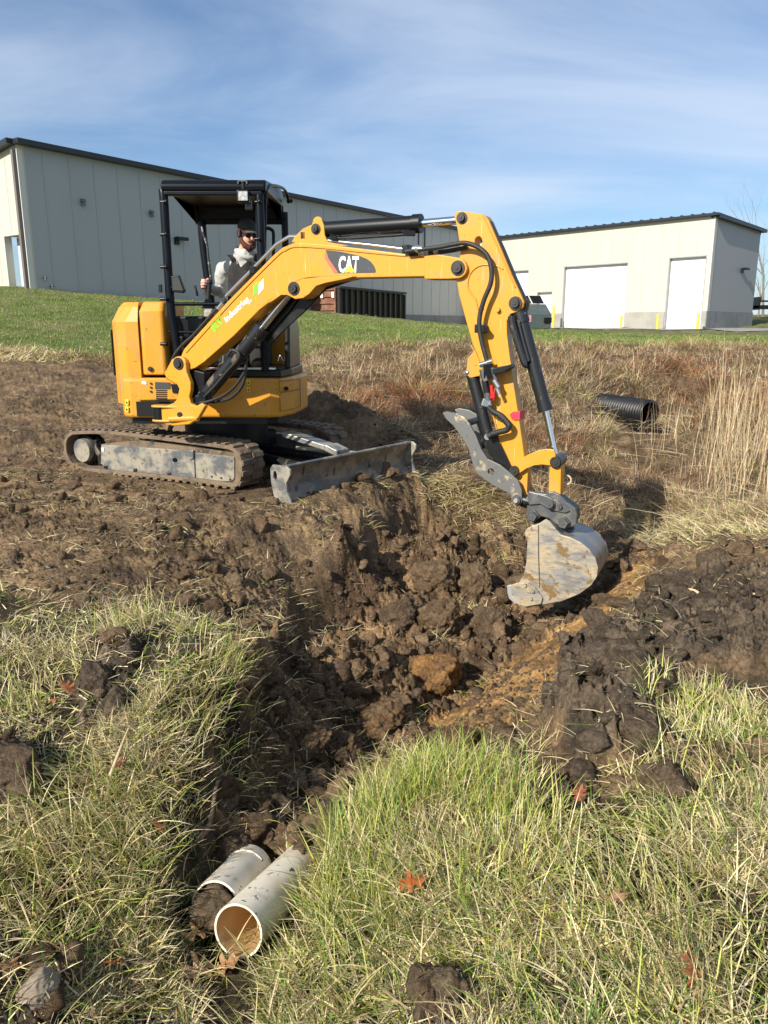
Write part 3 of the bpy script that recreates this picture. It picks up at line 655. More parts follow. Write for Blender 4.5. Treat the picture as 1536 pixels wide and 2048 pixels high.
mb = MB(); mb.box(P3(-.42, -.012, .50), (.24, .012, .34), rz=math.atan2(du.y, du.x)); mb.build('sticker', m_pink, dmp)

# ---- yellow bollards in front of the doors
bl = [('yellow bollard just right of the dumpster', 1106, 614), ('yellow bollard before the right edge of the widest white door', 1242, 633), ('yellow bollard between the wide and the rightmost white door', 1315, 630), ('yellow bollard before the rightmost white door', 1395, 628)]
for lab, px, py in bl:
    s_, _ = pos_on(B + nb * 1.2, ub, px, 650); c_ = B + nb * 1.2 + ub * s_; zt2 = pos_on(B + nb * 1.2, ub, px, py)[1]
    r_ = .085; z0 = float(ground_z(c_.x, c_.y)) - .2
    mb = MB(); mb.cyl((c_.x, c_.y, z0), (c_.x, c_.y, zt2), r_, None, 14); mb.ball((c_.x, c_.y, zt2), (r_, r_, .05), 0, 12)
    tag(mb.build('bollard', m_bol), lab, 'bollard', 'bollards before the warehouse doors')

# ---- gravel yard in front of the right-hand warehouse
ys = []
yl = []
for k in range(60):
    f = k / 59; c_ = B - ub * 22 + ub * (22 + t_end + 6) * f; row = []
    for j in range(9):
        e = j / 8; p = c_ + nb * (-2.0 + e * 6.5) if True else c_
        row.append(Vector((p.x, p.y, float(ground_z(p.x, p.y)) + .03)))
    yl.append(row)
mb = MB(); a_, b_ = len(yl), len(yl[0])
mb.add([p for r in yl for p in r], [[i * b_ + j, (i + 1) * b_ + j, (i + 1) * b_ + j + 1, i * b_ + j + 1] for i in range(a_ - 1) for j in range(b_ - 1)], 0, True)
yd = mb.build('gravel_yard', mat('pale_gravel', (.30, .285, .255), .95, 0, [(1.5, 8, .4, .7, (.22, .20, .17))], (20, .4, .02))); tag(yd, kind='structure')

# ---- bare trees beyond the warehouse and the dark trailer under them
m_bark = mat('grey_bark', (.20, .165, .135), .9, 0, [(4, 6, .45, .7, (.12, .095, .075))])
def bare_tree(x, y, z, h, seed, label):
    rs = random.Random(seed); t = thing('bare_tree', (x, y, z), label, 'tree', 'bare trees beyond the warehouse')
    tr = MB(); br = MB()
    def grow(mb, p, d, ln, r, dep):
        pts = [p]; rr_ = [r]; q = p
        for i in range(4):
            d = (d + Vector((rs.uniform(-.2, .2), rs.uniform(-.2, .2), rs.uniform(0, .12)))).normalized(); q = q + d * ln / 4; pts.append(q); rr_.append(r * (1 - .16 * (i + 1)))
        mb.tube(pts, rr_, 6 if dep < 2 else 4, 0, False)
        if dep < 4:
            for k in range(3 if dep else 7):
                i = rs.randint(1 if dep else 1, 4); a = rs.uniform(0, 6.28); sp = rs.uniform(.4, .9)
                nd = (d + Vector((math.cos(a) * sp, math.sin(a) * sp, rs.uniform(0, .3)))).normalized()
                grow(br, pts[i], nd, ln * rs.uniform(.4, .65), rr_[i] * .5, dep + 1)
    grow(tr, Vector((x, y, z)), Vector((0, 0, 1)), h * .75, h * .012, 0)
    tr.build('trunk', m_bark, t); br.build('crown', m_bark, t)
for i, (px, h, Y, lab) in enumerate([(1528, 9.5, 66, 'tall pale bare tree nearest the warehouse gable'), (1560, 11, 70, 'bare tree cut by the right edge of the picture'), (1518, 7, 78, 'small bare tree showing just beside the gable edge'), (1610, 12, 68, 'bare tree standing right of the others'), (1660, 11, 74, 'farthest right bare tree beyond the trailer')]):
    p = atY(px, 620, Y); bare_tree(p.x, Y, float(ground_z(p.x, Y)) - .3, h, i + 3, lab)
p = atY(1545, 630, 58); tl = thing('flatbed_trailer', (p.x, 58, float(ground_z(p.x, 58))), 'dark flatbed trailer parked beside the warehouse gable', 'trailer')
z0 = float(ground_z(p.x, 58)); mb = MB(); mb.box((p.x + 1.2, 58, z0 + .75), (5.5, 2, .25)); mb.box((p.x + 1.2, 57.1, z0 + 1.15), (5.5, .08, .12)); mb.box((p.x - 1.5, 58, z0 + 1.0), (.1, 2, .9)); mb.build('bed', m_blk, tl, .02)
for dx_ in (.3, 1.4): mb = MB(); mb.cyl((p.x + dx_, 57.0, z0 + .35), (p.x + dx_, 57.3, z0 + .35), .38, None, 18); mb.build('wheel', m_rub, tl, .03)

# ================================================================== EXCAVATOR
EX = thing('mini_excavator', (-1.6, 7.7, CZ - 1.43), 'yellow mini excavator with open black canopy reaching its boom and bucket down into the trench', 'excavator')
def Pn(name, pts, ext, m, bevel=.006, parent=EX, holes=(), label=None, seg=2):
    return MB().prism(pts, ext, 0, holes).build(name, m, parent, bevel, seg, label)
BP = Plane((-1.66, 6.65), R(-25))                  # near face of the boom
n_, u_ = BP.n, BP.u
def pin(mb, c, r, off, l, mi=0, n=22, hexa=False):  # pin head on the near side
    mb.cyl(c, c - n_ * l, r, r * .96, 6 if hexa else n, mi)
# ---- boom: a box section, its outline with the goose-neck bend, end fork and lower lug
bo = [(361,714),(368,698),(455,603),(548,509),(565,495),(590,485),(651,489),(730,498),(809,508),(851,509.5),(900,513)] + arc((913,536),20,75,-80,8)[0:] + [(900,557),(849,557),(848,553),(711,555.5),(640,557),(604,560),(580,570),(558,587),(525,613.5),(467,672),(408,724),(390,736),(372,742),(362,735)]
boom = MB().prism(BP.pts(bo), n_ * .17).build('boom', m_yels, EX, .008, 3)
# top and bottom flange strips standing 8 mm proud along the side plate
def strip(L, w, off, th):
    top = L; bot = [(a, b + w) for a, b in L[::-1]]
    return MB().prism(BP.pts(top + bot, off), n_ * th)
lug = [(711,552),(690,558),(650,566),(632,572),(618,588),(606,596),(590,598),(575,590),(562,590),(548,600),(536,607),(546,595),(575,571),(604,558),(640,554)]
Pn('cylinder_lug', BP.pts(lug, -.012), n_ * .194, m_yels, .004, boom)
Pn('end_box', BP.pts([(848,510),(870,508),(902,513)] + arc((913,536),21,75,-80,8) + [(896,558),(849,558)], -.012), n_ * .194, m_yels, .006, boom)
mb = MB()
mb.tube([p - n_ * -.0 for p in bez(BP.pts([(712,553),(660,553),(620,554),(598,560),(575,573),(556,590),(520,618)], -.004), 5)], .005, 6)
mb.tube(bez(BP.pts([(372,706),(470,598),(552,515),(570,502),(592,494),(651,497),(760,508),(846,515)], -.003), 5), .004, 6)
mb.build('weld_bead', mat('weld_shade', (.42, .19, .015), .4), boom)
# top lug for the stick cylinder
Pn('cylinder_bracket', BP.pts([(583,484),(590,472),(606,457),(624,449),(626,441)] + arc((635,442),9,160,0,6) + [(648,452),(649,470),(655,484),(700,492),(640,492)], .02), n_ * .02, m_yels, .003, boom)
Pn('cylinder_bracket', BP.pts([(583,484),(590,472),(606,457),(624,449),(626,441)] + arc((635,442),9,160,0,6) + [(648,452),(649,470),(655,484),(700,492),(640,492)], .13), n_ * .02, m_yels, .003, boom)
def bolt(px, py, r, off, m=m_gry, l=.03, parent=boom, rim=1.5):
    mb = MB(); c = BP.at(px, py, off); mb.cyl(c, c - n_ * .008, r * rim, r * rim, 22); mb.cyl(c - n_ * .008, c - n_ * l, r, r * .92, 18); mb.cyl(c - n_ * l, c - n_ * (l + .006), r * .4, r * .4, 6)
    return mb.build('pin', m, parent, .002)
m_pin = mat('greasy_pin', (.05, .048, .045), .4, .5, [(20, 6, .55, .7, (.02, .018, .015))])
bolt(588, 577, .034, -.012, m_pin); bolt(916, 536, .034, -.012, m_pin); bolt(632, 458, .026, .02, m_pin)
# ---- boom-top steel tubes and hoses
for k, o in enumerate((.045, .085, .125)):
    L = [(452,598),(500,549),(553,494),(580,478),(600,479),(651,486),(740,495),(812,504)]
    pth = [p + Vector((0, 0, .012 + .003 * k)) for p in BP.pts([(a, b - 2) for a, b in L], o)]
    MB().tube(pth, .011, 8).build('hydraulic_tube', m_sil, boom)
for px, py in ((505, 540), (607, 471), (811, 498)):
    c = BP.at(px, py, .03); MB().box(c + n_ * .05, (.05, .12, .06), rz=math.atan2(u_.y, u_.x)).build('tube_clamp', m_blk, boom, .006)
mb = MB()
for k, o in enumerate((.03, .07, .11)):
    mb.tube(bez(BP.pts([(452 - k, 600), (430, 622), (405, 650), (385, 672), (365, 690), (348, 712), (342, 735)], o + .02), 6), .014, 8)
    c = BP.at(446 - 9 * k, 606 + 9 * k, o); mb.cyl(c, c + (BP.at(436 - 9 * k, 618 + 9 * k, o) - c), .017, None, 8, 1)
mb.build('foot_hoses', [m_rub, m_sil], boom)
mb = MB()
mb.tube(bez(BP.pts([(812,503),(840,499),(880,494),(905,489),(930,486),(955,494),(975,512),(983,540),(981,568),(968,600),(960,630),(959,655),(964,685),(974,722)], -.05), 8), .0165, 10)
mb.tube(bez(BP.pts([(812,508),(850,506),(890,503),(918,498),(935,494)], .0), 6), .0165, 10)
mb.build('stick_hose', m_rub, boom)
mb = MB()
for L, o in (([(826,498),(845,498)], -.045), ([(838,507),(858,506)], .0), ([(868,503),(878,502)], .0)):
    a, b = BP.pts(L, o); mb.cyl(a, b, .021, None, 8); mb.cyl(a + (b - a) * .3, a + (b - a) * .6, .027, None, 6)
mb.build('hose_fitting', m_sil, boom, .002)
# ---- stick cylinder on top
A0, A1, A2 = BP.at(640, 460, .085), BP.at(840, 447, .085), BP.at(922, 440, .085)
mb = MB(); mb.cyl(A0, A1, .058, None, 28); mb.cyl(A1 - (A1 - A0).normalized() * .05, A1 + (A1 - A0).normalized() * .012, .066, None, 28); mb.cyl(A0, A0 + (A1 - A0) * .05, .064, None, 28)
sc_ = mb.build('stick_cylinder', m_blk, EX, .004)
MB().cyl(A1, A2, .029, None, 22).build('piston_rod', m_chr, sc_)
mb = MB(); mb.tube([BP.at(660, 476, .03), BP.at(700, 477, .03), BP.at(800, 470, .03), BP.at(826, 466, .03)], .012, 8); mb.box(BP.at(667, 476, .02), (.05, .04, .03)); mb.box(BP.at(818, 467, .02), (.09, .04, .035)); mb.build('cylinder_port', m_blk, sc_, .003)
# ---- stick
stp = [(908,432),(911,425),(918,421),(938,424),(962,427),(971,431),(978,442),(1002,498),(1024,551),(1043,592),(1048,604),(1046,615),(1036,623),(1021,628),(1014,642),(1014,668),(1018,700),(1026,760),(1036,824),(1046,893),(1050,930),(1040,952),(1022,950),(1010,925),(985,830),(966,755),(955,712),(946,690),(933,646),(918,590),(913,560),(921,500),(914,455)]
hole = arc((957,484), 9, 0, 330, 11)
hole = [(957 + (x - 957) * .85, 484 + (y - 484) * 1.25) for x, y in hole]
stick = MB().prism(BP.pts(stp, .025), n_ * .12, 0, [BP.pts(hole, .025)]).build('stick', m_yels, EX, .006, 2)
mb = MB()
mb.tube(bez(BP.pts([(942,690),(955,720),(975,790),(998,875),(1014,935)], .02), 6), .006, 6)
mb.tube(bez(BP.pts([(952,600),(936,575),(940,548),(960,531),(990,531),(1006,538)], .022), 6), .006, 6)
mb.tube(bez(BP.pts([(966,430),(975,450),(1000,505),(1030,575)], .022), 6), .005, 6)
mb.tube(bez(BP.pts([(952,600),(962,650),(972,700)], .022), 5), .005, 6)
mb.build('weld_bead', m_yel, stick)
bolt(924, 436, .026, .025, m_pin, parent=stick); bolt(1031, 606.5, .031, .02, m_pin, parent=stick)
MB().prism(BP.pts([(935,716),(950,700),(968,745),(958,752),(940,756),(932,748)], .01), n_ * .15).build('thumb_cylinder_ear', m_yel, stick, .004)
# far-side black cover seen along the stick's upper edge
MB().prism(BP.pts([(980,440),(1006,496),(1029,551),(1048,592),(1056,604),(1052,622),(1040,628),(1046,610),(1040,590),(1018,548),(975,445)], .06), n_ * .06).build('edge_guard', m_blk, stick, .004)
# clamp, valve block and couplings on the stick
mb = MB(); c = BP.at(962, 657, -.02); mb.box(c, (.075, .07, .06), M=Matrix.Rotation(math.atan2(u_.y, u_.x), 3, 'Z')); mb.cyl(BP.at(971, 658, -.01), BP.at(971, 658, -.06), .02, None, 10); mb.build('hose_clamp', m_blk, stick, .006)
mb = MB(); c = BP.at(975, 583, .025); c = BP.at(997, 619, .025); mb.cyl(c, c - n_ * .03, .016, None, 12); mb.build('grease_boss', m_yel, stick, .002)
mb = MB()
def seg(mb, L, r, off, mi=0, n=10): a, b = BP.pts(L, off); mb.cyl(a, b, r, None, n, mi)
seg(mb, [(966,738),(972,762)], .030, -.05, 0, 6); seg(mb, [(985,735),(993,765)], .016, -.06); seg(mb, [(968,762),(977,800)], .022, -.05, 0); seg(mb, [(988,760),(997,775)], .020, -.06, 1); seg(mb, [(993,775),(999,790)], .014, -.06, 1)
seg(mb, [(960,730),(985,722)], .022, -.05, 1, 6); seg(mb, [(977,800),(980,812)], .014, -.05, 1); seg(mb, [(969,760),(974,785)], .026, -.05, 2, 6)
a_ = BP.at(972, 806, -.05); mb.box(a_, (.06, .045, .05), 1, M=Matrix.Rotation(.3, 3, 'Y')); mb.box(BP.at(975, 742, -.045), (.06, .05, .10), 2)
mb.build('valve_coupling', [m_gry, m_sil, m_blk], stick, .003)
mb = MB(); mb.tube(BP.pts([(983,770),(984,795),(988,800)], -.04), .013, 8); mb.box(BP.at(985, 790, -.05), (.03, .03, .05)); mb.build('red_valve_handle', mat('red_plastic', (.55, .02, .03), .4), stick, .004)
mb = MB(); mb.prism(BP.pts([(984,738),(1000,733),(1020,729),(1021,736),(1006,745),(986,749)], -.10), n_ * .12); mb.build('guard_arm', m_blk, stick, .004)
mb = MB(); mb.tube(bez(BP.pts([(976,812),(985,822),(1003,832),(1015,845),(1018,852),(1013,860),(998,864),(985,868),(976,874)], -.055), 6), .02, 12)
k = 0
for p in bez(BP.pts([(1000,831),(1015,845),(1018,852),(1013,860),(998,864),(985,868)], -.055), 4): mb.ball(p, .0225, 0, 8)
mb.build('wrapped_hose', m_rub, stick)
mb = MB(); mb.prism(BP.pts([(1019,829),(1026,823),(1040,822),(1040,840),(1030,842),(1023,838)], .018), n_ * .133); mb.build('red_tape_band', m_red, stick, .004)
# ---- bucket cylinder in front of the stick
C0, C1, C2 = BP.at(1038, 620, .085), BP.at(1091, 820, .085), BP.at(1112, 920, .085)
dC = (C1 - C0).normalized()
mb = MB(); mb.cyl(C0, C1, .047, None, 26); mb.cyl(C1 - dC * .05, C1 + dC * .008, .052, None, 26); mb.cyl(C0 - dC * .03, C0 + dC * .09, .054, None, 26)
bc = mb.build('bucket_cylinder', m_blkmud, EX, .004)
MB().cyl(C1, C2, .021, None, 20).build('piston_rod', m_chr, bc)
mb = MB(); mb.tube(bez(BP.pts([(1024,632),(1026,650),(1038,690),(1050,725),(1056,728)], .03), 5), [.030] * 20 + [.022], 10); mb.tube(BP.pts([(1036,640),(1046,680),(1058,722)], .02), .012, 8); mb.build('hose_guard', m_blkmud, bc, .003)
mb = MB(); c = BP.at(1111, 924, -.005); mb.cyl(c + n_ * .17, c, .045, None, 26); mb.cyl(c, c - n_ * .02, .040, .036, 26); mb.cyl(c - n_ * .02, c - n_ * .026, .02, None, 16); mb.build('rod_end_pin', m_pin, bc, .003)
# ---- bucket linkage
lk = [(1040,919),(1055,910),(1073,902),(1091,898),(1108,900),(1111,912),(1108,928),(1101,931),(1084,929),(1068,931),(1053,937),(1041,945),(1028,951),(1021,941),(1026,930)]
for o in (-.01, .165): Pn('link_arm', BP.pts(lk, o), n_ * .022, m_yel, .003)
mb = MB(); c = BP.at(1028.6, 941.5, -.012); mb.cyl(c, c - n_ * .022, .038, .033, 26); mb.cyl(c - n_ * .022, c - n_ * .028, .015, None, 12); mb.cyl(c + n_ * .2, c, .03, None, 20); mb.build('link_pin', m_pin, EX, .003)
ld = [(1099,930),(1122,932),(1121,990),(1108,1000),(1097,988)]
Pn('tipping_link', BP.pts(ld, .01), n_ * .13, m_yel, .005)
mb = MB(); pth = [BP.at(1130, 952, .12)] ; cc = BP.at(1133, 960, .12)
mb.tube([cc + Vector((0, 0, 0)) + (u_ * math.cos(a) + Vector((0, 0, 1)) * math.sin(a)) * .033 for a in [R(x) for x in range(-160, 150, 20)]], .007, 8); mb.build('lifting_eye', mat('bare_ring', (.45, .38, .25), .5), EX)
# stick end nose running down to the coupler
Pn('stick_nose', BP.pts([(1014,925),(1048,905),(1056,935),(1054,985),(1066,1000),(1060,1012),(1044,1005),(1030,985),(1036,960),(1020,950)], .035), n_ * .10, m_yel, .004)
# ---- quick coupler
cpq = [(1058,983),(1075,986),(1092,989),(1098,985),(1106,984),(1119,990),(1133,1005),(1150,1017),(1154,1031),(1152,1048),(1143,1054),(1128,1058),(1112,1048),(1096,1036),(1080,1032),(1068,1046),(1058,1040),(1052,1028),(1054,1012),(1050,1000)]
cq = None
for o in (-.045, .16):
    q_ = Pn('coupler_plate', BP.pts(cpq, o), n_ * .035, m_gry, .004, cq or EX); cq = cq or q_
cq.name = 'quick_coupler'
Pn('coupler_top_plate', BP.pts([(1055,996),(1062,984),(1092,992),(1112,1000),(1131,1014),(1139,1022),(1130,1026),(1100,1020),(1080,1008),(1058,1010)], -.065), n_ * .018, m_gry, .004, cq)
mb = MB(); mb.prism(BP.pts([(1060,990),(1120,996),(1152,1020),(1152,1045),(1120,1035),(1062,1030)], .0), n_ * .14); mb.build('coupler_core', m_blk, cq, .006)
def nut(px, py, r, off, sq=True, parent=cq):
    mb = MB(); c = BP.at(px, py, off); mb.cyl(c + n_ * .05, c, r * 1.05, None, 5 if sq else 20); mb.cyl(c, c - n_ * .03, r * .92, r * .85, 5 if sq else 20); mb.cyl(c - n_ * .03, c - n_ * .036, r * .25, None, 10); return mb.build('pin', m_gry, parent, .003)
nut(1100, 1006.5, .034, -.08, False); nut(1065.6, 1031.6, .040, -.075); nut(1127, 1045.6, .042, -.075); nut(1120, 1012, .022, -.055, False)
mb = MB(); c = BP.at(1033.6, 1000, -.06); mb.cyl(c + n_ * .30, c, .038, None, 22); mb.cyl(c, c - n_ * .02, .028, None, 18); mb.cyl(c - n_ * .02, c - n_ * .035, .018, .015, 12, 1); mb.build('thumb_pin', [m_gry, mat('bolt_bare', (.5, .45, .36), .4, .5)], EX, .003)
MB().cyl(BP.at(1044, 1000, .0), BP.at(1062, 1004, .0), .05, None, 12).build('pivot_boss', m_blk, EX, .004)
# ---- thumb: two curved plates with cross tubes
th = [(885,826),(893,823),(914,827),(930,836),(940,850),(952,872),(963,900),(975,918),(1000,930),(1022,948),(1036,962),(1043,980),(1044,1000),(1040,1012),(1028,1013),(1023,1000),(1020,988),(985,970),(955,948),(946,930),(938,900),(925,876),(905,850),(892,838)]
hl = arc((981.5, 943.5), 6.5, 0, 330, 11)
tb = MB().prism(BP.pts(th, -.05), n_ * .024, 0, [BP.pts(hl, -.05)]).build('thumb', m_thumb, EX, .003)
sh = [(a, b) for a, b in th]
far = [BP.at(a, b, -.05) + n_ * .26 for a, b in sh]
MB().prism(far, n_ * .024).build('thumb_plate', m_thumb, tb, .003)
for px, py in ((944, 846), (966, 894)):
    c = BP.at(px - 8, py, -.03); MB().cyl(c, c + n_ * .24, .024, None, 16).build('cross_tube', m_blk, tb)
T0, T1 = BP.at(944, 745, .06), BP.at(982, 895, .06); dT = (T1 - T0).normalized()
mb = MB(); mb.cyl(T0, T1, .043, None, 24); mb.cyl(T1 - dT * .04, T1, .047, None, 24); mb.cyl(T0, T0 + dT * .06, .046, None, 24)
tc_ = mb.build('thumb_cylinder', m_blkmud, EX, .004)
mb = MB(); mb.cyl(T1, BP.at(1000, 945, .06), .024, None, 18); mb.prism(BP.pts([(972,872),(990,866),(1012,912),(1024,938),(1012,948),(992,925),(976,905)], .0), n_ * .13, 1); mb.build('rod_and_saddle', [m_chr, m_blk], tc_, .003)
mb = MB(); c = BP.at(935, 745, .02); mb.cyl(c + n_ * .1, c, .022, None, 14); mb.ball(c, .02); mb.build('cylinder_pin', m_sil, tc_, .002); mb = MB(); c = BP.at(974, 874, -.01); mb.cyl(c + n_ * .06, c, .022, None, 12); mb.build('cylinder_pin', m_sil, tc_, .002)
# ---- bucket
bk = [(1049,1066),(1053,1058),(1062,1053),(1078,1047),(1092,1038),(1100,1044),(1109,1055),(1122,1070),(1140,1075),(1161,1085),(1179,1100),(1191,1117),(1196,1136),(1194,1153),(1183,1170),(1159,1188),(1125,1202),(1078,1211),(1048,1216),(1034,1206),(1022,1190),(1036,1167),(1048,1149),(1053,1120),(1054,1086)]
OB = -.135; WB = .44
bkn = BP.pts(bk, OB)
def shrink(P, s):
    c = sum(P, Vector()) / len(P); return [c + (p - c) * s for p in P]
side = MB().prism(bkn, n_ * .022).build('bucket', m_bkt, EX, .004)
MB().prism([p + n_ * (WB - .022) for p in bkn], n_ * .022).build('side_plate', m_bkt, side, .004)
shell = bez([bkn[i] for i in range(7, 19)], 5)
cB = sum(bkn, Vector()) / len(bkn)
rows = [[p + n_ * t for t in np.linspace(.004, WB - .004, 7)] for p in shell]
rows = [[q_ + (cB - p + n_ * (n_.dot(p - cB))).normalized() * .003 for q_ in r] for r, p in zip(rows, shell)]
MB().sheet(rows, .018).build('shell', mat('shell_steel', (.21, .22, .23), .38, .45, [(5, 8, .5, .7, (.34, .31, .26), (.6, 1, 1)), (12, 8, .60, .66, (.12, .10, .08))], (20, .15, .004)), side)
MB().box(BP.at(1078, 1056, OB) + n_ * (WB / 2), (.12, WB - .03, .03), M=Matrix((u_, n_, Vector((0, 0, 1)))).transposed()).build('top_rib', m_gry, side, .004)
MB().prism(BP.pts([(1098,1042),(1107,1052),(1124,1068),(1127,1072),(1118,1071),(1106,1060)], OB + .03), n_ * .12).build('hanger', m_gry, side, .004)
mb = MB(); mb.tube(BP.pts([(1077,1050),(1077,1110),(1079,1165),(1079,1175)], OB - .002), .004, 6); mb.build('weld_line', m_gry, side)
MB().prism(BP.pts([(1015,1174),(1022,1170),(1038,1165),(1055,1166),(1070,1176),(1085,1196),(1082,1208),(1050,1214),(1034,1208),(1020,1198),(1017,1186)], OB - .02), n_ * .02).build('side_cutter', m_bkt, side, .004)
for a, b in ((1050, 1170), (1066, 1182), (1062, 1197)): c = BP.at(a, b, OB - .02); mb = MB(); mb.cyl(c, c - n_ * .014, .016, .014, 6); mb.build('cutter_bolt', m_bkt, side, .002)
mb = MB(); MBx = BP.pts([(1014,1172),(1022,1170),(1024,1192),(1036,1206),(1030,1208),(1018,1197),(1015,1186)], OB - .022); MB().prism(MBx, n_ * .026).build('cutting_edge', mat('bright_worn_edge', (.6, .6, .58), .35, .6), side, .002)
for k in range(4):
    c = BP.at(1058, 1212, OB) + n_ * (.04 + k * .12); m_ = MB()
    a0 = BP.at(1066, 1209, OB) - BP.at(1058, 1212, OB)
    tip = BP.at(1040, 1216, OB) + n_ * (.04 + k * .12)
    m_.add([c + Vector((0, 0, .03)) - n_ * .03, c + Vector((0, 0, .03)) + n_ * .03, c - Vector((0, 0, .02)) + n_ * .03, c - Vector((0, 0, .02)) - n_ * .03, tip - n_ * .018, tip + n_ * .018], [[0, 1, 5, 4], [1, 2, 5], [2, 3, 4, 5], [3, 0, 4], [3, 2, 1, 0]])
    m_.build('tooth', mat('tooth_steel', (.5, .49, .45), .4, .5), side, .004)

# ---- swing bracket
br = [(343,719)] + arc((357,727),14.5,140,-10,7) + [(373,745),(381,766),(381,780),(378,795),(382,808),(392,812),(403,806),(410,812),(396,836),(378,849),(346,852),(310,846),(308,838),(309,818),(330,812),(347,806),(352,800),(355,790),(358,778),(353,768),(344,763),(332,756),(328,747)]
KB = -.05
Pn('swing_bracket', BP.pts(br, KB), n_ * .05, m_yel, .01, EX, seg=3)
sb_ = Pn('swing_bracket_far_ear', [p for p in BP.pts([(360,730),(385,722),(402,735),(412,752),(416,772),(412,790),(398,800),(380,790)], .10)], n_ * .05, m_yel, .01)
mb = MB(); c0 = BP.at(395, 790, .02); mb.prism(BP.pts([(372,735),(408,745),(408,790),(398,820),(378,835),(372,800)], .03), n_ * .08); mb.build('bracket_web', m_blk, EX, .01)
mb = MB(); c = BP.at(357.5, 727, KB); mb.cyl(c, c - n_ * .012, .05, None, 26); mb.cyl(c - n_ * .012, c - n_ * .028, .034, .031, 20); mb.build('boom_foot_pin', m_pin, EX, .003)
mb = MB(); c = BP.at(320, 826, -.02); mb.cyl(c + Vector((0, 0, .052)), c - Vector((0, 0, .052)), .055, None, 26); mb.build('swing_cylinder_boss', m_blk, EX, .006)
for z_ in (.062, -.062): MB().prism([p + Vector((0, 0, z_ - .008)) for p in [c + u_ * (.07 * math.cos(R(a))) + n_ * (.07 * math.sin(R(a))) - u_ * 0 for a in range(70, 300, 20)] + [c + u_ * .22 - n_ * .03, c + u_ * .22 + n_ * .08]], (0, 0, .016)).build('boss_plate', m_yel, EX, .004)
mb = MB(); mb.cyl(BP.at(340, 838, -.06), BP.at(396, 836, -.02), .03, None, 14); c = BP.at(361, 829, KB); mb.cyl(c, c - n_ * .02, .022, None, 14, 1); mb.build('bracket_foot', [m_yel, m_pin], EX, .008)
# boom cylinder
L0, L1, L2 = BP.at(399, 803, .085), BP.at(524, 657, .085), BP.at(588, 578, .085); dL = (L1 - L0).normalized()
mb = MB(); mb.cyl(L0, L1, .060, None, 28); mb.cyl(L1 - dL * .05, L1 + dL * .01, .068, None, 28); mb.cyl(L0 - dL * .03, L0 + dL * .10, .066, None, 24)
bcy = mb.build('boom_cylinder', m_blkmud, EX, .005)
MB().cyl(L1, L2, .031, None, 22).build('piston_rod', m_chr, bcy)
MB().prism(BP.pts([(520,668),(531,648),(578,590),(596,584),(600,592),(578,624),(545,660),(532,676)], .13), n_ * .05).build('rod_guard', m_blk, bcy, .006)
MB().prism(BP.pts([(588,592),(604,590),(632,566),(680,556),(720,556),(690,566),(650,580),(610,622),(560,668),(540,690),(528,680),(560,640)], .150), n_ * .02).build('rod_cover', m_blk, bcy, .004)
mb = MB(); mb.tube(bez(BP.pts([(489,745),(470,772),(448,790),(420,802),(400,806)], -.02), 6), .013, 8); mb.tube(bez(BP.pts([(455,712),(465,700),(478,708),(474,722),(455,742),(430,772),(412,790)], .0), 6), .012, 8)
mb.build('cylinder_hose', m_rub, bcy)
mb = MB(); mb.tube(bez(BP.pts([(493,690),(492,720),(490,750),(482,775),(462,795),(435,803),(412,803)], .12), 6), .015, 8); mb.build('loop_hose', m_rub, EX)
mb = MB(); mb.box(BP.at(404, 800, .03), (.09, .1, .09)); mb.cyl(BP.at(404, 790, -.01), BP.at(404, 790, .03), .03, None, 10); mb.build('hose_block', m_blk, bcy, .01)

# ---- house: skirt round the slew, hood on its right, cab floor
YF = 7.0
zS0, zS1 = atY(430, 836, YF).z, atY(430, 756, YF).z
def ring(L, z): return [Vector((a, b, z)) for a, b in L]
cxh, cyh = -1.62, 7.92
plan = [(-2.40, 7.12), (-2.36, 7.03), (-2.28, 7.0), (-1.03, 7.0), (-.93, 7.06), (-.84, 7.28), (-.80, 7.6)] + [(cxh + .84 * math.cos(R(a)), cyh + .92 * math.sin(R(a))) for a in range(0, 181, 15)] + [(-2.46, 7.5)]
mb = MB(); mb.prism(ring([p for p in plan if True], zS0), (0, 0, zS1 - zS0))
# swing bracket side left solid: painted shade of a recess in front
sk = mb.build('house_skirt', m_yel, EX, .03, 4)
mb = MB(); mb.prism(ring([(cxh + (a - cxh) * .93, cyh + (b - cyh) * .93) for a, b in plan], zS0 - .06), (0, 0, .055)); mb.build('turntable_plate', m_blk, EX)
MB().cyl((cxh, cyh, CZ - 1.1), (cxh, cyh, zS0 - .05), .42, None, 30).build('slew_ring', m_blk, EX)
# flat black plate painting the shade of the front recess of the swing cylinder
a = atY(272, 803, YF - .004); b = atY(350, 832, YF - .004)
MB().box(((a.x + b.x) / 2, YF - .003, (a.z + b.z) / 2), (b.x - a.x, .01, a.z - b.z)).build('recess_shade', m_dark, sk, .002)
def front(L, m, name, off=.01, th=.012, parent=sk, bev=.004): return MB().prism([atY(x, y, YF - off) for x, y in L], (0, th, 0)).build(name, m, parent, bev)
front([(279,757),(332,757),(345,765),(357,775),(356,799),(276,801)], m_yel, 'valve_panel', .03, .035, bev=.008)
front([(310,764),(340,765),(340,778),(310,778)], m_decal, 'data_label', .036, .004, bev=0)
for k in range(6): front([(312,780 + k * 4),(334,780 + k * 4),(334,782.2 + k * 4),(312,782.2 + k * 4)], m_dark, 'vent_slot', .0345, .004, bev=0)
for k in range(3):
    c = atY(302, 767 + 8 * k, YF - .034); MB().cyl(c, c - Vector((0, .006, 0)), .010, None, 12).build('port_plug', m_pin, sk)
front([(341,768),(358,768),(359,786),(345,786)], m_blk, 'rubber_cover', .045, .02)
front([(283,762),(292,762),(293,769),(284,768)], m_white, 'paper_label', .036, .003, bev=0)
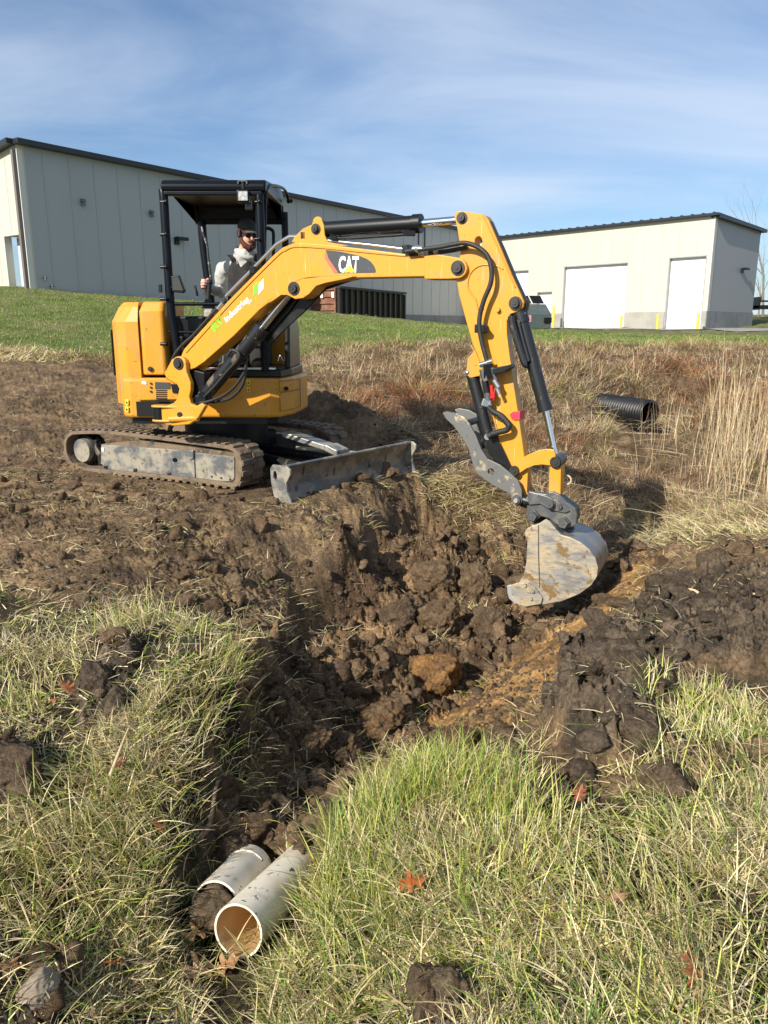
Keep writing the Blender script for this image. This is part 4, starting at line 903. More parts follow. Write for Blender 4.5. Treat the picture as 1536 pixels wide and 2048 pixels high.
def warn(px, py, Y, w=.028, n=Vector((0, -1, 0)), parent=sk):
    u = Vector((-n.y, n.x, 0)); 
    for k in (0, 1):
        c = atY(px, py + k * 14, Y) + n * .006; mb = MB(); M_ = Matrix((u, -n, Vector((0, 0, 1)))).transposed(); mb.box(c, (w, .003, .045), M=M_); q_ = mb.build('warning_label', m_ylab, parent)
        mb = MB(); mb.prism([c + n * .003 + u * a + Vector((0, 0, b)) for a, b in ((-.009, -.012), (.009, -.012), (0, .012))], n * .001); mb.build('warning_mark', m_blk, q_)
warn(254, 804, 7.0); warn(497, 765, 7.0)
# side access door: panel lines and lock
pl_ = [(-.955, 7.03), (-.87, 7.20), (-.815, 7.45)]
def sidep(i, z): return Vector((pl_[i][0], pl_[i][1], z))
zz0, zz1 = zS0 + .06, zS1 - .03
mb = MB()
L = [sidep(0, zz1), sidep(1, zz1), sidep(2, zz1), sidep(2, zz0), sidep(1, zz0), sidep(0, zz0)]
off_ = Vector((.012, -.006, 0))
mb.tube([p + off_ for p in L + [L[0]]], .0045, 6); mb.tube([p + off_ for p in [sidep(0, zz0 + .17), sidep(1, zz0 + .17), sidep(2, zz0 + .17)]], .006, 6); mb.build('access_door_seam', mat('seam_shadow_paint', (.30, .14, .01), .5), sk)
c = (sidep(0, zz1 - .07) + sidep(1, zz1 - .07)) / 2 + Vector((.012, -.012, 0)); MB().cyl(c, c + Vector((.02, -.012, 0)), .018, None, 14).build('door_lock', m_dark, sk)
# hood at the right-hand side of the machine (left in the picture)
zh1 = atY(290, 604, YF + .05).z; zh0 = zS1 + .004
def loft(planes, m, name, parent, bevel=.02, seg=3):
    mb = MB(); n = len(planes[0]); vs = [p for r in planes for p in r]; fs = []
    for i in range(len(planes) - 1):
        for j in range(n): q = (j + 1) % n; fs.append([i * n + j, i * n + q, (i + 1) * n + q, (i + 1) * n + j])
    fs.append(list(range(n))[::-1]); fs.append([(len(planes) - 1) * n + j for j in range(n)])
    mb.add(vs, fs); return mb.build(name, m, parent, bevel, seg)
oc = [(-2.185, 7.03), (-2.13, 7.5), (-2.13, 8.35), (-2.40, 8.2), (-2.52, 7.85), (-2.53, 7.5), (-2.47, 7.20), (-2.39, 7.07), (-2.30, 7.03)]
hood = loft([ring([(a, b) for a, b in oc], zS0 + .12), ring(oc, zh1 - .17), ring([(min(a, -2.185) + (.075 if a < -2.28 else .0), b + (.04 if b < 7.2 else 0)) for a, b in oc], zh1 - .04), ring([(min(a, -2.185) + (.12 if a < -2.28 else .0), b + (.07 if b < 7.2 else 0)) for a, b in oc], zh1)], m_yel, 'engine_hood', EX, .03, 4)
ic = [(-2.17, 7.05), (-2.15, 7.02), (-1.97, 7.02), (-1.945, 7.05), (-1.945, 7.75), (-2.17, 7.75)]
inn = loft([ring(ic, zh0 + .02), ring(ic, zh1 - .08), ring([(a + (.03 if a < -2.1 else 0), b + (.05 if b < 7.2 else 0)) for a, b in ic], zh1 + .005)], m_yel, 'side_cover', EX, .028, 4)
c = atY(301, 738, 7.015); mb = MB(); mb.cyl(c, c - Vector((0, .012, 0)), .022, None, 18); mb.cyl(c - Vector((0, .012, 0)), c - Vector((0, .02, 0)), .012, None, 10); mb.build('cover_lock', m_pin, inn, .002)
MB().box((-2.535, 7.45, (zh0 + zh1) / 2 - .12), (.012, .22, .42)).build('side_vent', m_blk, hood, .004)
MB().tube([Vector((-2.19, 7.045, zS0 + .15)), Vector((-2.185, 7.045, zh1 - .2)), Vector((-2.17, 7.07, zh1 - .03))], .006, 6).build('hood_gap_shade', m_dark, hood)  # black strip: the gap's shade put in as colour
# rear body behind the seat
mb = MB(); mb.prism(ring([(-2.1, 8.1), (-.95, 8.1), (-.93, 8.4), (-1.2, 8.72), (-1.6, 8.82), (-2.1, 8.6)], zS1 + .003), (0, 0, .52)); mb.build('rear_cowl', m_yel, EX, .05, 4)
# cab floor, console, door-side cover
zf = atY(480, 744, YF).z
mb = MB(); mb.prism(ring([(-1.90, 7.03), (-.93, 7.03), (-.86, 7.3), (-.84, 8.1), (-1.9, 8.1)], zS1 + .003), (0, 0, zf - zS1 + .02)); flo = mb.build('cab_floor', m_blk, EX, .012)
mb = MB(); a = atY(409, 739, YF).x; mb.box((-1.40, 7.02, zf + .03), (.86, .03, .02)); mb.build('step_edge', m_sil, flo, .003)
zc1 = atY(590, 640, 7.15).z
mb = MB(); mb.prism([Vector((-.90, y_, z_)) for y_, z_ in ((7.10, zf + .02), (7.95, zf + .02), (7.95, zc1 - .05), (7.8, zc1), (7.25, zc1), (7.14, zc1 - .06))], (.05, 0, 0)); mb.build('side_cover_panel', m_blk, EX, .02, 3)
mb = MB(); mb.box((-1.78, 7.45, (zf + atY(360, 612, 7.3).z) / 2 + .0), (.30, .5, .40)); mb.box((-1.63, 7.30, zf + .30), (.07, .05, .30), 1); mb.build('right_console', [m_blk, m_yel], EX, .02)
mb = MB(); mb.box((-1.80, 7.15, zf + .16), (.24, .04, .30)); mb.build('console_front', m_blk, EX, .01)
# seat
zs_ = CZ - .06 + .06
mb = MB(); mb.box((-1.33, 7.85, zs_), (.50, .50, .12)); mb.box((-1.33, 8.10, zs_ + .36), (.48, .12, .62)); mb.box((-1.33, 7.9, (zf + zs_) / 2), (.36, .4, zs_ - zf)); mb.build('seat', m_rub, EX, .04, 3)
mb = MB(); mb.box((-1.62, 7.62, zs_ + .12), (.13, .42, .12), 0); mb.build('armrest_console', mat('beige_console', (.30, .28, .24), .6), EX, .03, 3)
mb = MB(); mb.box((-1.05, 7.62, zs_ + .12), (.12, .42, .12)); mb.build('armrest_console', m_rub, EX, .03, 3)
JS = atY(416, 600, 7.28)
mb = MB(); 
for k in range(6): mb.cyl(JS + Vector((0, 0, -.075 + k * .014)), JS + Vector((0, 0, -.062 + k * .014)), .062 - .006 * k, .056 - .006 * k, 18)
jb = mb.build('joystick_boot', m_rub, EX)
mb = MB(); mb.tube([JS, JS + Vector((.01, 0, .07)), JS + Vector((.02, -.01, .15))], [.018, .022, .026], 10); mb.ball(JS + Vector((.02, -.01, .155)), (.03, .03, .025)); mb.build('joystick', m_rub, EX)
J2 = Vector((-1.05, 7.36, zs_ + .22)); mb = MB(); mb.cyl(J2 - Vector((0, 0, .08)), J2, .05, .03, 16); mb.tube([J2, J2 + Vector((0, 0, .14))], [.02, .024], 10); mb.build('joystick', m_rub, EX)
for k, px in enumerate((446, 457)):
    p0 = atY(px, 742, 7.1); p1 = atY(px + (3 if k else 0), 690, 7.12); MB().tube([p0, p1 - Vector((0, 0, .03)), p1], [.006, .006, .009], 8).build('travel_lever', m_sil, EX)
for x_ in (-1.5, -1.3): MB().box((x_, 7.2, zf + .08), (.10, .12, .02), M=Matrix.Rotation(.5, 3, 'X')).build('pedal', m_blk, EX, .004)
mb = MB(); p = atY(567, 722, 7.25); mb.tube(bez([p + Vector((-.05, 0, 0)), p + Vector((-.03, 0, .05)), p + Vector((0, 0, .0)), p + Vector((.03, 0, .05)), p + Vector((.06, 0, .01))], 5), .004, 6); mb.build('wire_loop', m_sil, EX)
mb = MB(); p = atY(392, 578, 7.3); mb.tube([p + Vector((.01, 0, -.06)), p + Vector((-.01, 0, .03))], .012, 8); mb.build('lever_stub', m_rub, EX)
# ---- canopy
zr1 = atY(425, 358, YF).z; zr0 = atY(425, 384, YF).z; YR = 8.2; YC = YF - .02
xa, xb = atY(322, 370, YF).x, atY(529, 370, YF).x
prof = [(YC, zr0 + .0), (YC - .01, zr0 + .05), (YC + .02, zr1 - .01), (YC + .06, zr1), (YR - .2, zr1 + .10), (YR - .03, zr1 + .07), (YR + .02, zr1 - .03), (YR + .02, zr1 - .18), (YR - .04, zr1 - .18), (YR - .06, zr1 - .06), (YC + .1, zr0 + .01)]
roof = MB().prism([Vector((xa, y_, z_)) for y_, z_ in prof], (xb - xa + .012, 0, 0)).build('canopy_roof', m_post, EX, .018, 4)
mb = MB(); mb.box(((xa + xb) / 2, YC + .03, zr0 - .01), (xb - xa - .04, .05, .04)); mb.build('roof_front_bar', m_post, roof, .012, 3)
for x_ in (xa + .02, xb - .02): MB().prism([Vector((x_ - .02, y_, z_)) for y_, z_ in ((YC + .02, zr0 - .02), (YC + .2, zr0 + .03), (YR - .15, zr1 - .03), (YR, zr1 - .22), (YR, zr1 - .02), (YC + .1, zr1 - .03))], (.04, 0, 0)).build('roof_side_rail', m_post, roof, .008)
xfl, xfr = atY(334, 560, YF).x, atY(521, 480, YF).x
def post(path, r, name='canopy_post', m=m_post): return MB().tube(path, r, 18).build(name, m, EX)
pf = Vector((xfl, YF + .03, 0)); 
post(bez([Vector((xfl + .005, YF + .03, zr0 + .02)), Vector((xfl + .01, YF + .02, zr0 - .12)), Vector((xfl + .012, YF + .02, CZ + .2)), Vector((xfl + .035, YF + .02, CZ - .05)), Vector((xfl + .06, YF + .02, zf))], 5), .0385)
post(bez([Vector((xfr, YF + .03, zr0 + .02)), Vector((xfr, YF + .02, zr0 - .12)), Vector((xfr, YF + .02, CZ + .2)), Vector((xfr - .0, YF + .02, zf))], 5), .0385)
xrl, xrr = atY(410, 500, YR).x, atY(571, 500, YR).x
p1_ = post(bez([Vector((xrl - .02, YR, zr1 - .15)), Vector((xrl - .01, YR, CZ + .8)), Vector((xrl + .03, YR, CZ + .3)), Vector((xrl + .05, YR, zf))], 5), .045)
post([Vector((xrr, YR, zr1 - .1)), Vector((xrr, YR, zf))], .035)
for px in (333, ):
    for py in (404, 469, 534, 598, 688):
        c = atY(px - 9, py, YF + .0); mb = MB(); mb.cyl(c - Vector((.012, 0, 0)), c + Vector((.05, -.01, 0)), .015, .017, 12); mb.ball(c + Vector((.045, -.035, 0)), .018); mb.build('post_knob', m_blk, EX)
for py in (404, 478):
    c = atY(513, py, YF + .0); mb = MB(); mb.ball(c + Vector((.03, -.03, 0)), .020); mb.cyl(c - Vector((.01, 0, 0)), c + Vector((.03, -.01, 0)), .014, None, 10); mb.build('post_knob', m_blk, EX)
def bar(p, q, r, name, m=m_post): return MB().tube([p, q], r, 12).build(name, m, EX)
bar(atY(340, 608, YF + .02), atY(520, 608, YF + .02), .016, 'cross_bar'); bar(atY(337, 664, YF + .02), atY(520, 666, YF + .02), .012, 'cross_bar')
bar(atY(412, 442, YR), atY(574, 442, YR), .035, 'rear_beam')
mb = MB(); mb.tube(bez([atY(529, 457, YF + .1), atY(538, 457, YF + .12), atY(546, 463, YF + .14), atY(547, 480, YF + .14), atY(547, 500, YF + .14), atY(547, 560, YF + .14)], 6), .015, 12); mb.build('grab_handle', m_post, EX)
mb = MB(); mb.tube(bez([atY(530, 500, YF + .06), atY(531, 400, YF + .06), atY(534, 380, YF + .08), atY(545, 371, YF + .3), atY(565, 376, YF + .8), atY(574, 388, YF + 1.0), atY(577, 405, YF + 1.1)], 6), .013, 10); mb.build('roof_hand_rail', m_post, EX)
mb = MB(); mb.tube(bez([atY(404, 452, YR - .08), atY(407, 470, YR - .08), atY(414, 490, YR - .08), atY(417, 520, YR - .08), atY(422, 560, YR - .08)], 6), .012, 8); mb.build('post_cable', mat('taped_cable', (.03, .03, .03), .6, 0, [(30, 4, .55, .6, (.25, .25, .25))]), EX)
# work lamp and mirror
c = atY(485.5, 392, YF - .06); mb = MB(); mb.box(c + Vector((0, .03, 0)), (.105, .07, .10)); mb.box(c + Vector((0, .04, .09)), (.03, .03, .08)); lp = mb.build('work_lamp', m_blk, EX, .012, 3)
MB().box(c + Vector((.004, -.008, -.002)), (.078, .012, .074)).build('lamp_lens', mat('lamp_glass', (.30, .31, .30), .08, 0, [(40, 3, .4, .6, (.5, .5, .48))]), lp, .004)
mb = MB(); c = atY(485, 362, YF - .02); mb.box(c, (.085, .03, .012)); mb.box(c - Vector((.036, 0, .01)), (.012, .03, .03)); mb.box(c + Vector((.036, 0, -.01)), (.012, .03, .03)); mb.build('lamp_bracket', m_gry, lp, .002)
mb = MB(); c = atY(497, 409, YF + .05); mb.box(c, (.06, .03, .09)); mb.build('roof_mirror', m_gry, EX, .01)
MB().tube([atY(576, 402, YR), atY(582, 402, YR - .1)], .02, 10).build('roof_stub', m_blk, EX)
Lm = [(341,552),(358,550),(370,582),(366,586),(344,584)]
mr = MB().prism([atY(x, y, YF - .02) for x, y in Lm], (0, .05, 0)).build('wing_mirror', m_blk, EX, .008, 3)
MB().prism([atY(x, y, YF - .025) for x, y in ((344,555),(357,554),(366,581),(346,580))], (0, .004, 0)).build('mirror_glass', mat('mirror_glass', (.12, .11, .10), .1, .9), mr)
bar(atY(337, 578, YF), atY(350, 572, YF - .0), .010, 'mirror_arm'); MB().box(atY(321, 577, YF), (.03, .03, .07)).build('bracket_tab', m_blk, EX, .005)

# ---- undercarriage
TR = Plane((atY(484, 930, 6.7).x, 6.7), R(-30)); tn, tu = TR.n, TR.u
o_pts = [(127,888),(130,875),(138,866),(152,862),(215,862),(300,871),(380,881),(440,889),(458,892),(470,899),(480,912),(484,929),(483,948),(479,965),(472,974),(455,974),(400,966),(300,955),(200,946),(152,938),(138,926),(129,908)]
loop = TR.pts(o_pts)
cT = sum(loop, Vector()) / len(loop)
def inset(P, d):
    out = []; m = len(P)
    for i in range(m):
        t = (P[(i + 1) % m] - P[i - 1]).normalized(); nn = tn.cross(t); 
        if nn.dot(cT - P[i]) < 0: nn = -nn
        out.append(P[i] + nn * d)
    return out
def track(shift, name_label=None):
    fine = bez(loop + [loop[0]], 5)[:-1]
    fine = [p + tn * shift for p in fine]
    o = []; 
    global cT
    keep = cT; cT = keep + tn * shift
    L_in = inset(fine, .035); L_out = inset(fine, -.0); cT = keep
    m = len(fine); mb = MB(); wd = .30
    ks = 7
    vs = []
    for i in range(m):
        for k in range(ks):
            f = k / (ks - 1); vs.append(L_out[i] + tn * (wd * f))
        for k in range(ks): f = 1 - k / (ks - 1); vs.append(L_in[i] + tn * (wd * f))
    fs = []; q = 2 * ks
    for i in range(m):
        j = (i + 1) % m
        for k in range(q): l = (k + 1) % q; fs.append([i * q + k, i * q + l, j * q + l, j * q + k])
    mb.add(vs, fs, 0, False)
    # rubber lugs across the outside, each slightly skewed
    dist = 0; prev = L_out[0]; cnt = 0
    per = [L_out[i] for i in range(m)] + [L_out[0]]; cum = [0]
    for i in range(m): cum.append(cum[-1] + (per[i + 1] - per[i]).length)
    Tt = cum[-1]; N_ = int(Tt / .095)
    for g in range(N_):
        for half in (0, 1):
            dd = ((g + .5 * half) / N_) * Tt; i = max(k for k in range(m) if cum[k] <= dd); f = (dd - cum[i]) / max(cum[i + 1] - cum[i], 1e-6)
            p = per[i].lerp(per[i + 1], f); t = (per[i + 1] - per[i]).normalized(); nn = tn.cross(t)
            if nn.dot(keep + tn * shift - p) > 0: nn = -nn
            c = p + tn * (.075 + .15 * half) + nn * .008; M_ = Matrix((t, tn, nn)).transposed(); mb.box(c, (.052, .15, .018), M=M_)
    return mb.build('rubber_track', m_trk, EX, .006)
Ltr = track(0); Rtr = track(1.42)
def side_parts(sh, parent):
    T = lambda L, o=0: [p + tn * sh for p in TR.pts(L, o)]
    fr = [(202,889),(340,899),(374,902),(391,905),(468,914),(468,958),(462,963),(391,960),(260,944),(212,938),(201,926)]
    f = MB().prism(T(fr, .045), tn * .16, 0, [T(arc((349.5, 921), 5, 0, 330, 11), .045)]).build('track_frame', m_stl, EX, .006)
    MB().tube(T([(389,905),(390,935),(391,958)], .043), .006, 6).build('frame_joint', m_blk, f)
    for a, b in ((212,933),(271,940),(339,948)): c = T([(a, b)], .043)[0]; MB().box(c, (.04, .03, .04)).build('frame_lug', m_blkmud, f, .008)
    mb = MB()
    for a, b in ((424,953),(443,956),(461,959)): c = T([(a, b)], .044)[0]; mb.cyl(c, c - tn * .006, .009, None, 10)
    mb.build('frame_bolts', m_dark, f)
    MB().prism(T([(372,900),(386,900),(386,918),(378,921),(372,915)], .03), tn * .02).build('frame_hook', m_stl, f, .01)
    MB().box(T([(206, 899)], .042)[0], (.035, .01, .04), M=Matrix((tu, tn, Vector((0, 0, 1)))).transposed()).build('frame_plate', mat('pale_plate', (.55, .56, .5), .5), f)
    mb = MB(); mb.prism(T([(204,888),(280,880),(380,890),(468,905),(468,914),(391,905),(300,897),(202,890)], .06), tn * .12); mb.build('soil_on_frame', m_trk, f, .012)
    c = T([(163, 901)], .035)[0]; mb = MB(); mb.cyl(c, c + tn * .12, .118, .125, 30); mb.cyl(c + tn * .06, c + tn * .2, .15, None, 22, 1); w = mb.build('drive_motor', [m_stl, m_blk], EX, .004)
    mb = MB()
    for k in range(16):
        a = 2 * math.pi * k / 16; mb.box(c + tn * .13 + (tu * math.cos(a) + Vector((0, 0, 1)) * math.sin(a)) * .16, (.05, .05, .035), M=Matrix((tu * math.cos(a) + Vector((0, 0, 1)) * math.sin(a), tn, tu * -math.sin(a) + Vector((0, 0, 1)) * math.cos(a))).transposed())
    mb.build('sprocket_teeth', m_blk, w, .004)
    MB().prism(T([(184,880),(192,880),(192,894),(201,908),(201,932),(196,930),(194,912),(184,896)], .04), tn * .05).build('motor_guard', m_blkmud, EX, .006)
    c = T([(462, 934)], .06)[0]; MB().cyl(c, c + tn * .16, .165, None, 30).build('idler_wheel', m_trk, EX, .01)
    c = T([(304, 883)], .06)[0]; MB().cyl(c, c + tn * .1, .035, None, 18).build('carrier_roller', m_gry, EX, .004)
    for a, b in ((225,941),(262,945),(300,949),(338,953),(376,957),(414,961)):
        c = T([(a, b)], .08)[0] + Vector((0, 0, -.0)); MB().cyl(c, c + tn * .12, .055, None, 16).build('bottom_roller', m_trk, EX)
side_parts(0, Ltr)
# far side: frame and wheels seen from inside
T = lambda L, o=0: [p + tn * (1.42) for p in TR.pts(L, o)]
MB().prism(T([(202,889),(468,912),(468,960),(391,958),(212,938)], .06), tn * .14).build('track_frame', m_stl, EX, .006)
for a, b in ((163, 901), (462, 934)): c = T([(a, b)], .06)[0]; MB().cyl(c, c + tn * .16, .16, None, 28).build('idler_wheel', m_trk, EX, .01)
# cross members between the tracks, blade arms, blade
cc = cT + tn * .86
mb = MB(); Mx = Matrix((tu, tn, Vector((0, 0, 1)))).transposed(); mb.box(Vector((cc.x, cc.y, CZ - 1.13)), (.75, 1.1, .16), M=Mx); mb.box(Vector((cc.x, cc.y, CZ - 1.2)), (.35, 1.3, .14), M=Mx); mb.build('centre_frame', m_blkmud, EX, .02)
BL0, BL1 = atY(571, 934, 6.31), atY(820, 884, 7.72)
bu = (BL1 - BL0); bu.z = 0; bu = bu.normalized(); bf = Vector((bu.y, -bu.x, 0))                      # bf points ahead
wb = (BL1 - BL0).length
zt = CZ - 1.115; zbm = atY(575, 1004, 6.28).z - .01
prf = [(.0, zt), (-.035, zt - .08), (-.05, zt - .17), (-.03, zt - .26), (.025, zbm)]
P_ = Vector((BL0.x, BL0.y, 0))
rows = [[P_ + bu * (wb * t) + bf * d + Vector((0, 0, z_)) for t in np.linspace(0.01, .99, 12)] for d, z_ in prf]
m_blade = mat('muddy_blade_steel', (.10, .105, .105), .5, .3, [(4, 9, .40, .56, (.25, .205, .15), (1, 1, 2.2)), (14, 8, .58, .66, (.035, .035, .035), (1, 1, .4)), (5, 9, .52, .60, (.15, .105, .065), (1, 1, 1.5)), (9, 8, .62, .7, (.34, .28, .19))], (18, .25, .006))
bld = MB().sheet(rows, .022).build('dozer_blade', m_blade, EX, .0)
mb = MB(); mb.tube([P_ + bu * .0 + Vector((0, 0, zt)), P_ + bu * wb + Vector((0, 0, zt))], .014, 10); mb.build('blade_top_edge', m_stl, bld)
sideprof = [(.07, zt - .02), (.03, zt + .008), (-.13, zt + .005), (-.16, zt - .03), (-.155, zt - .15), (-.13, zt - .25), (-.12, zbm), (.075, zbm), (.03, zbm + .09), (.02, zt - .14), (.07, zt - .06)]
for t in (-.022, wb):
    hl_ = [(-.105 + .022 * math.cos(R(a)), zt - .085 + .04 * math.sin(R(a))) for a in range(0, 360, 30)]
    MB().prism([P_ + bu * t + bf * d + Vector((0, 0, z_)) for d, z_ in sideprof], bu * .022, 0, [[P_ + bu * t + bf * d + Vector((0, 0, z_)) for d, z_ in hl_]]).build('blade_end_plate', m_stl, bld, .003)
for s_ in (.30, .68):
    a = P_ + bu * (wb * s_) - bf * .05 + Vector((0, 0, zt - .14)); b = Vector((cc.x, cc.y, CZ - 1.2)) + bu * ((s_ - .5) * .7) + tu * .35
    MB().tube([b, a], [.055, .05], 8).build('blade_arm', m_blkmud, EX)
a = P_ + bu * (wb * .48) - bf * .10 + Vector((0, 0, zt - .01)); b = atY(575, 872, 7.3)
d_ = (a - b); sd_ = bu * .085
MB().prism([b - sd_ * .9, b + sd_ * .9, b + d_ * .78 + sd_ * .9, b + d_ * .78 - sd_ * .9], (0, 0, .05)).build('blade_cylinder_guard', m_stl, EX, .008)
MB().prism([b + d_ * .785 - sd_, b + d_ * .785 + sd_, a + sd_ + Vector((0, 0, -.02)), a - sd_ + Vector((0, 0, -.02))], (0, 0, .06)).build('blade_cylinder_cap', m_stl, EX, .008)
mb = MB(); mb.tube([P_ + bu * (wb * .75) + Vector((0, 0, zt - .08)) - bf * .06, P_ + bu * (wb * .45) - bf * .65 + Vector((0, 0, zt - .0))], .02, 8); mb.build('blade_brace', m_stl, EX)

# ---- lettering and marks on the boom
def text_on(txt, p_px, q_px, height_px, m, name, parent, off=-.013, squeeze=1.0, bold=.0, shear=0, cap=False):
    """writing on the boom's side plate from picture point p along to q"""
    cu = bpy.data.curves.new('t', 'FONT'); cu.body = txt; cu.size = 1.0; cu.offset = bold; cu.extrude = 0; cu.shear = shear; cu.resolution_u = 3
    ob = bpy.data.objects.new('t', cu); col.objects.link(ob); dg = bpy.context.evaluated_depsgraph_get(); me_ = bpy.data.meshes.new_from_object(ob.evaluated_get(dg))
    bpy.data.objects.remove(ob); bpy.data.curves.remove(cu)
    v = np.array([w_.co[:] for w_ in me_.vertices]); x0, x1 = v[:, 0].min(), v[:, 0].max(); y0, y1 = v[:, 1].min(), v[:, 1].max()
    a, b = BP.at(*p_px, off), BP.at(*q_px, off); U = b - a; V = n_.cross(U).normalized(); V = V if V.z > 0 else -V
    hh_ = height_px
    for w_ in me_.vertices:
        f = (w_.co.x - x0) / (x1 - x0); g = (w_.co.y - (0 if cap else y0)) / ((y1 if not cap else .72) - (0 if cap else y0))
        w_.co = a + U * f + V * (g * hh_)
    me_.name = name; me_.materials.clear(); me_.materials.append(m); o = bpy.data.objects.new(name, me_); col.objects.link(o)
    o.parent = parent; o.matrix_parent_inverse = world_of(parent).inverted(); return o
dc = MB().prism(BP.pts([(651,500),(668,501.5),(685,504),(719,511.5),(734,518),(742,524),(748,532),(751,540),(750.5,545),(675,546),(663,533)], -.004), n_ * .004).build('decal', m_decal, boom)
MB().prism(BP.pts([(650,504),(656,516),(676,545.5),(668,545.5),(650,518)], -.005), n_ * .004).build('decal_stripe', m_redst, boom)
text_on('CAT', (677, 543.5), (717, 544), .112, m_white, 'lettering', dc, -.006, bold=.035, cap=True)
MB().prism(BP.pts([(686,544.6),(699.5,530),(712,544.6)], -.0075), n_ * .001).build('decal_triangle', mat('decal_yellow', (.85, .58, .02), .5), dc)
text_on('RT', (430, 664), (449, 641), .065, m_green, 'lettering', boom, -.003, bold=.045, cap=True)
text_on('industries', (453, 645), (499, 601), .050, m_white, 'lettering', boom, -.003, bold=.02, cap=True)
text_on('LLC', (497, 609), (505, 601), .018, m_white, 'lettering', boom, -.003, bold=.02, cap=True)
def quad(L, m, name, off=-.003): MB().prism(BP.pts(L, off), n_ * .002).build(name, m, boom)
quad([(507,572),(516,562.5),(517,584),(506,592)], m_green, 'logo_bar'); quad([(517.5,567),(527.5,557),(527,577),(516,590)], m_white, 'logo_bar')

# ================================================================== OPERATOR
m_skin = mat('skin', (.66, .36, .26), .5, 0, [(30, 4, .45, .7, (.68, .30, .22))], (60, .1, .002))
m_hood = mat('grey_sweatshirt', (.42, .42, .40), .9, 0, [(9, 6, .5, .7, (.42, .42, .40))], (40, .3, .01))
m_bib = mat('charcoal_bib', (.014, .0135, .012), .9, 0, [(12, 6, .45, .7, (.028, .026, .023))], (60, .4, .006))
m_hair = mat('dark_brown_hair', (.035, .018, .010), .6, 0, [(60, 5, .4, .7, (.06, .03, .015))], (120, .8, .004))
m_beard = mat('reddish_beard', (.055, .020, .010), .8, 0, [(70, 5, .4, .7, (.10, .038, .018))], (150, .9, .004))
m_capm = mat('dark_cap_cloth', (.030, .028, .025), .8, 0, (), (90, .3, .003))
def remeshed(mb, name, m, parent, vox=.007, sm=3):
    o = mb.build(name, m, parent); r = o.modifiers.new('r', 'REMESH'); r.mode = 'VOXEL'; r.voxel_size = vox; r.use_smooth_shade = True
    s = o.modifiers.new('s', 'SMOOTH'); s.iterations = sm; s.factor = .5; return o
HD = atY(494, 467, 7.42)
op = MB()
def limb(mb, pts, rad):
    mb.tube(pts, rad, 14)
    for p, r in zip(pts, rad): mb.ball(p, r * .99, 0, 12)
hip = Vector((-1.33, 7.86, CZ + .13)); nb_ = HD + Vector((-.035, .075, -.165)); chest = hip.lerp(nb_, .62) + Vector((0, -.02, 0))
shR, shL = atY(446, 534, 7.64), atY(536, 530, 7.60)
elR, wrR = atY(441, 584, 7.70), atY(421, 578, 7.40)
elL, wrL = shL + Vector((.05, -.02, -.27)), J2 + Vector((.0, .10, .10))
hdR = JS + Vector((-.035, .01, .13))
f_ = Vector((.58, -.74, -.30)).normalized(); s_ = Vector((0, 0, 1)).cross(f_).normalized() * -1; up_ = s_.cross(f_).normalized()
if up_.z < 0: up_ = -up_
FM = Matrix((s_, f_, up_)).transposed()
HL = lambda x, y, z: HD + FM @ Vector((x, y, z))
op.ball(HL(0, -.015, .035), (.074, .092, .088), 0, 20, FM); op.ball(HL(0, .02, -.035), (.060, .072, .078), 0, 20, FM); op.ball(HL(0, .055, -.085), (.036, .035, .030), 0, 14, FM)
op.tube([HL(0, .082, .015), HL(0, .104, -.022)], [.009, .015], 10); op.ball(HL(0, .104, -.024), .015, 0, 10)
for k in (-1, 1): op.ball(HL(.076 * k, -.008, -.005), (.012, .020, .030), 0, 10, FM); op.ball(HL(.034 * k, .068, .018), (.022, .018, .010), 0, 10, FM)
limb(op, [HL(0, -.03, -.06), nb_], [.055, .062])
limb(op, [nb_ + Vector((0, 0, -.02)), chest, hip], [.05, .11, .12]); limb(op, [shL + Vector((0, 0, -.04)), nb_ + Vector((0, 0, -.09)), shR + Vector((0, 0, -.04))], [.04, .05, .04])
limb(op, [shR + Vector((0, 0, -.04)), elR, wrR], [.04, .036, .028]); limb(op, [shL + Vector((0, 0, -.04)), elL, wrL], [.04, .036, .028])
kn = [Vector((-1.46, 7.36, CZ + .14)), Vector((-1.16, 7.34, CZ + .14))]; ft = [Vector((-1.47, 7.25, zf + .09)), Vector((-1.16, 7.22, zf + .09))]
for k in (0, 1): limb(op, [hip + Vector((-.1 + .2 * k, -.05, 0)), kn[k], ft[k]], [.08, .055, .04])
def hand(mb, wr, palm, side, down=Vector((0, 0, -1))):
    """palm behind the grip, four fingers of unequal length bent round it, thumb from the side"""
    a = (palm - wr).normalized(); b = down - a * down.dot(a); b = b.normalized(); c = a.cross(b)
    mb.tube([wr, wr.lerp(palm, .5), palm], [.026, .030, .034], 10); mb.ball(palm, (.030, .030, .040), 0, 12)
    for i, (ln, w) in enumerate(((.070, .0090), (.078, .0095), (.072, .0090), (.056, .0080))):
        o = palm + b * (-.034 + .022 * i) + a * .022
        k1 = o + a * ln * .42 + side * .006; k2 = k1 + a * ln * .10 + side * ln * .40; k3 = k2 - a * ln * .26 + side * ln * .18
        mb.tube([palm + b * (-.026 + .018 * i), o, k1, k2, k3], [w * 1.15, w * 1.1, w, w * .95, w * .8], 8)
        for q in (k1, k2, k3): mb.ball(q, w * .95, 0, 8)
    t0 = palm - b * .03 - a * .015; t1 = t0 - b * .022 + side * .022 + a * .014; t2 = t1 + side * .024 + a * .016
    mb.tube([t0, t1, t2], [.013, .0115, .010], 8); mb.ball(t2, .010, 0, 8)
hand(op, wrR, hdR, Vector((1, 0, 0))); hand(op, wrL, J2 + Vector((.035, .01, .12)), Vector((-1, 0, 0)))
per = remeshed(op, 'person', m_skin, None, .006, 2)
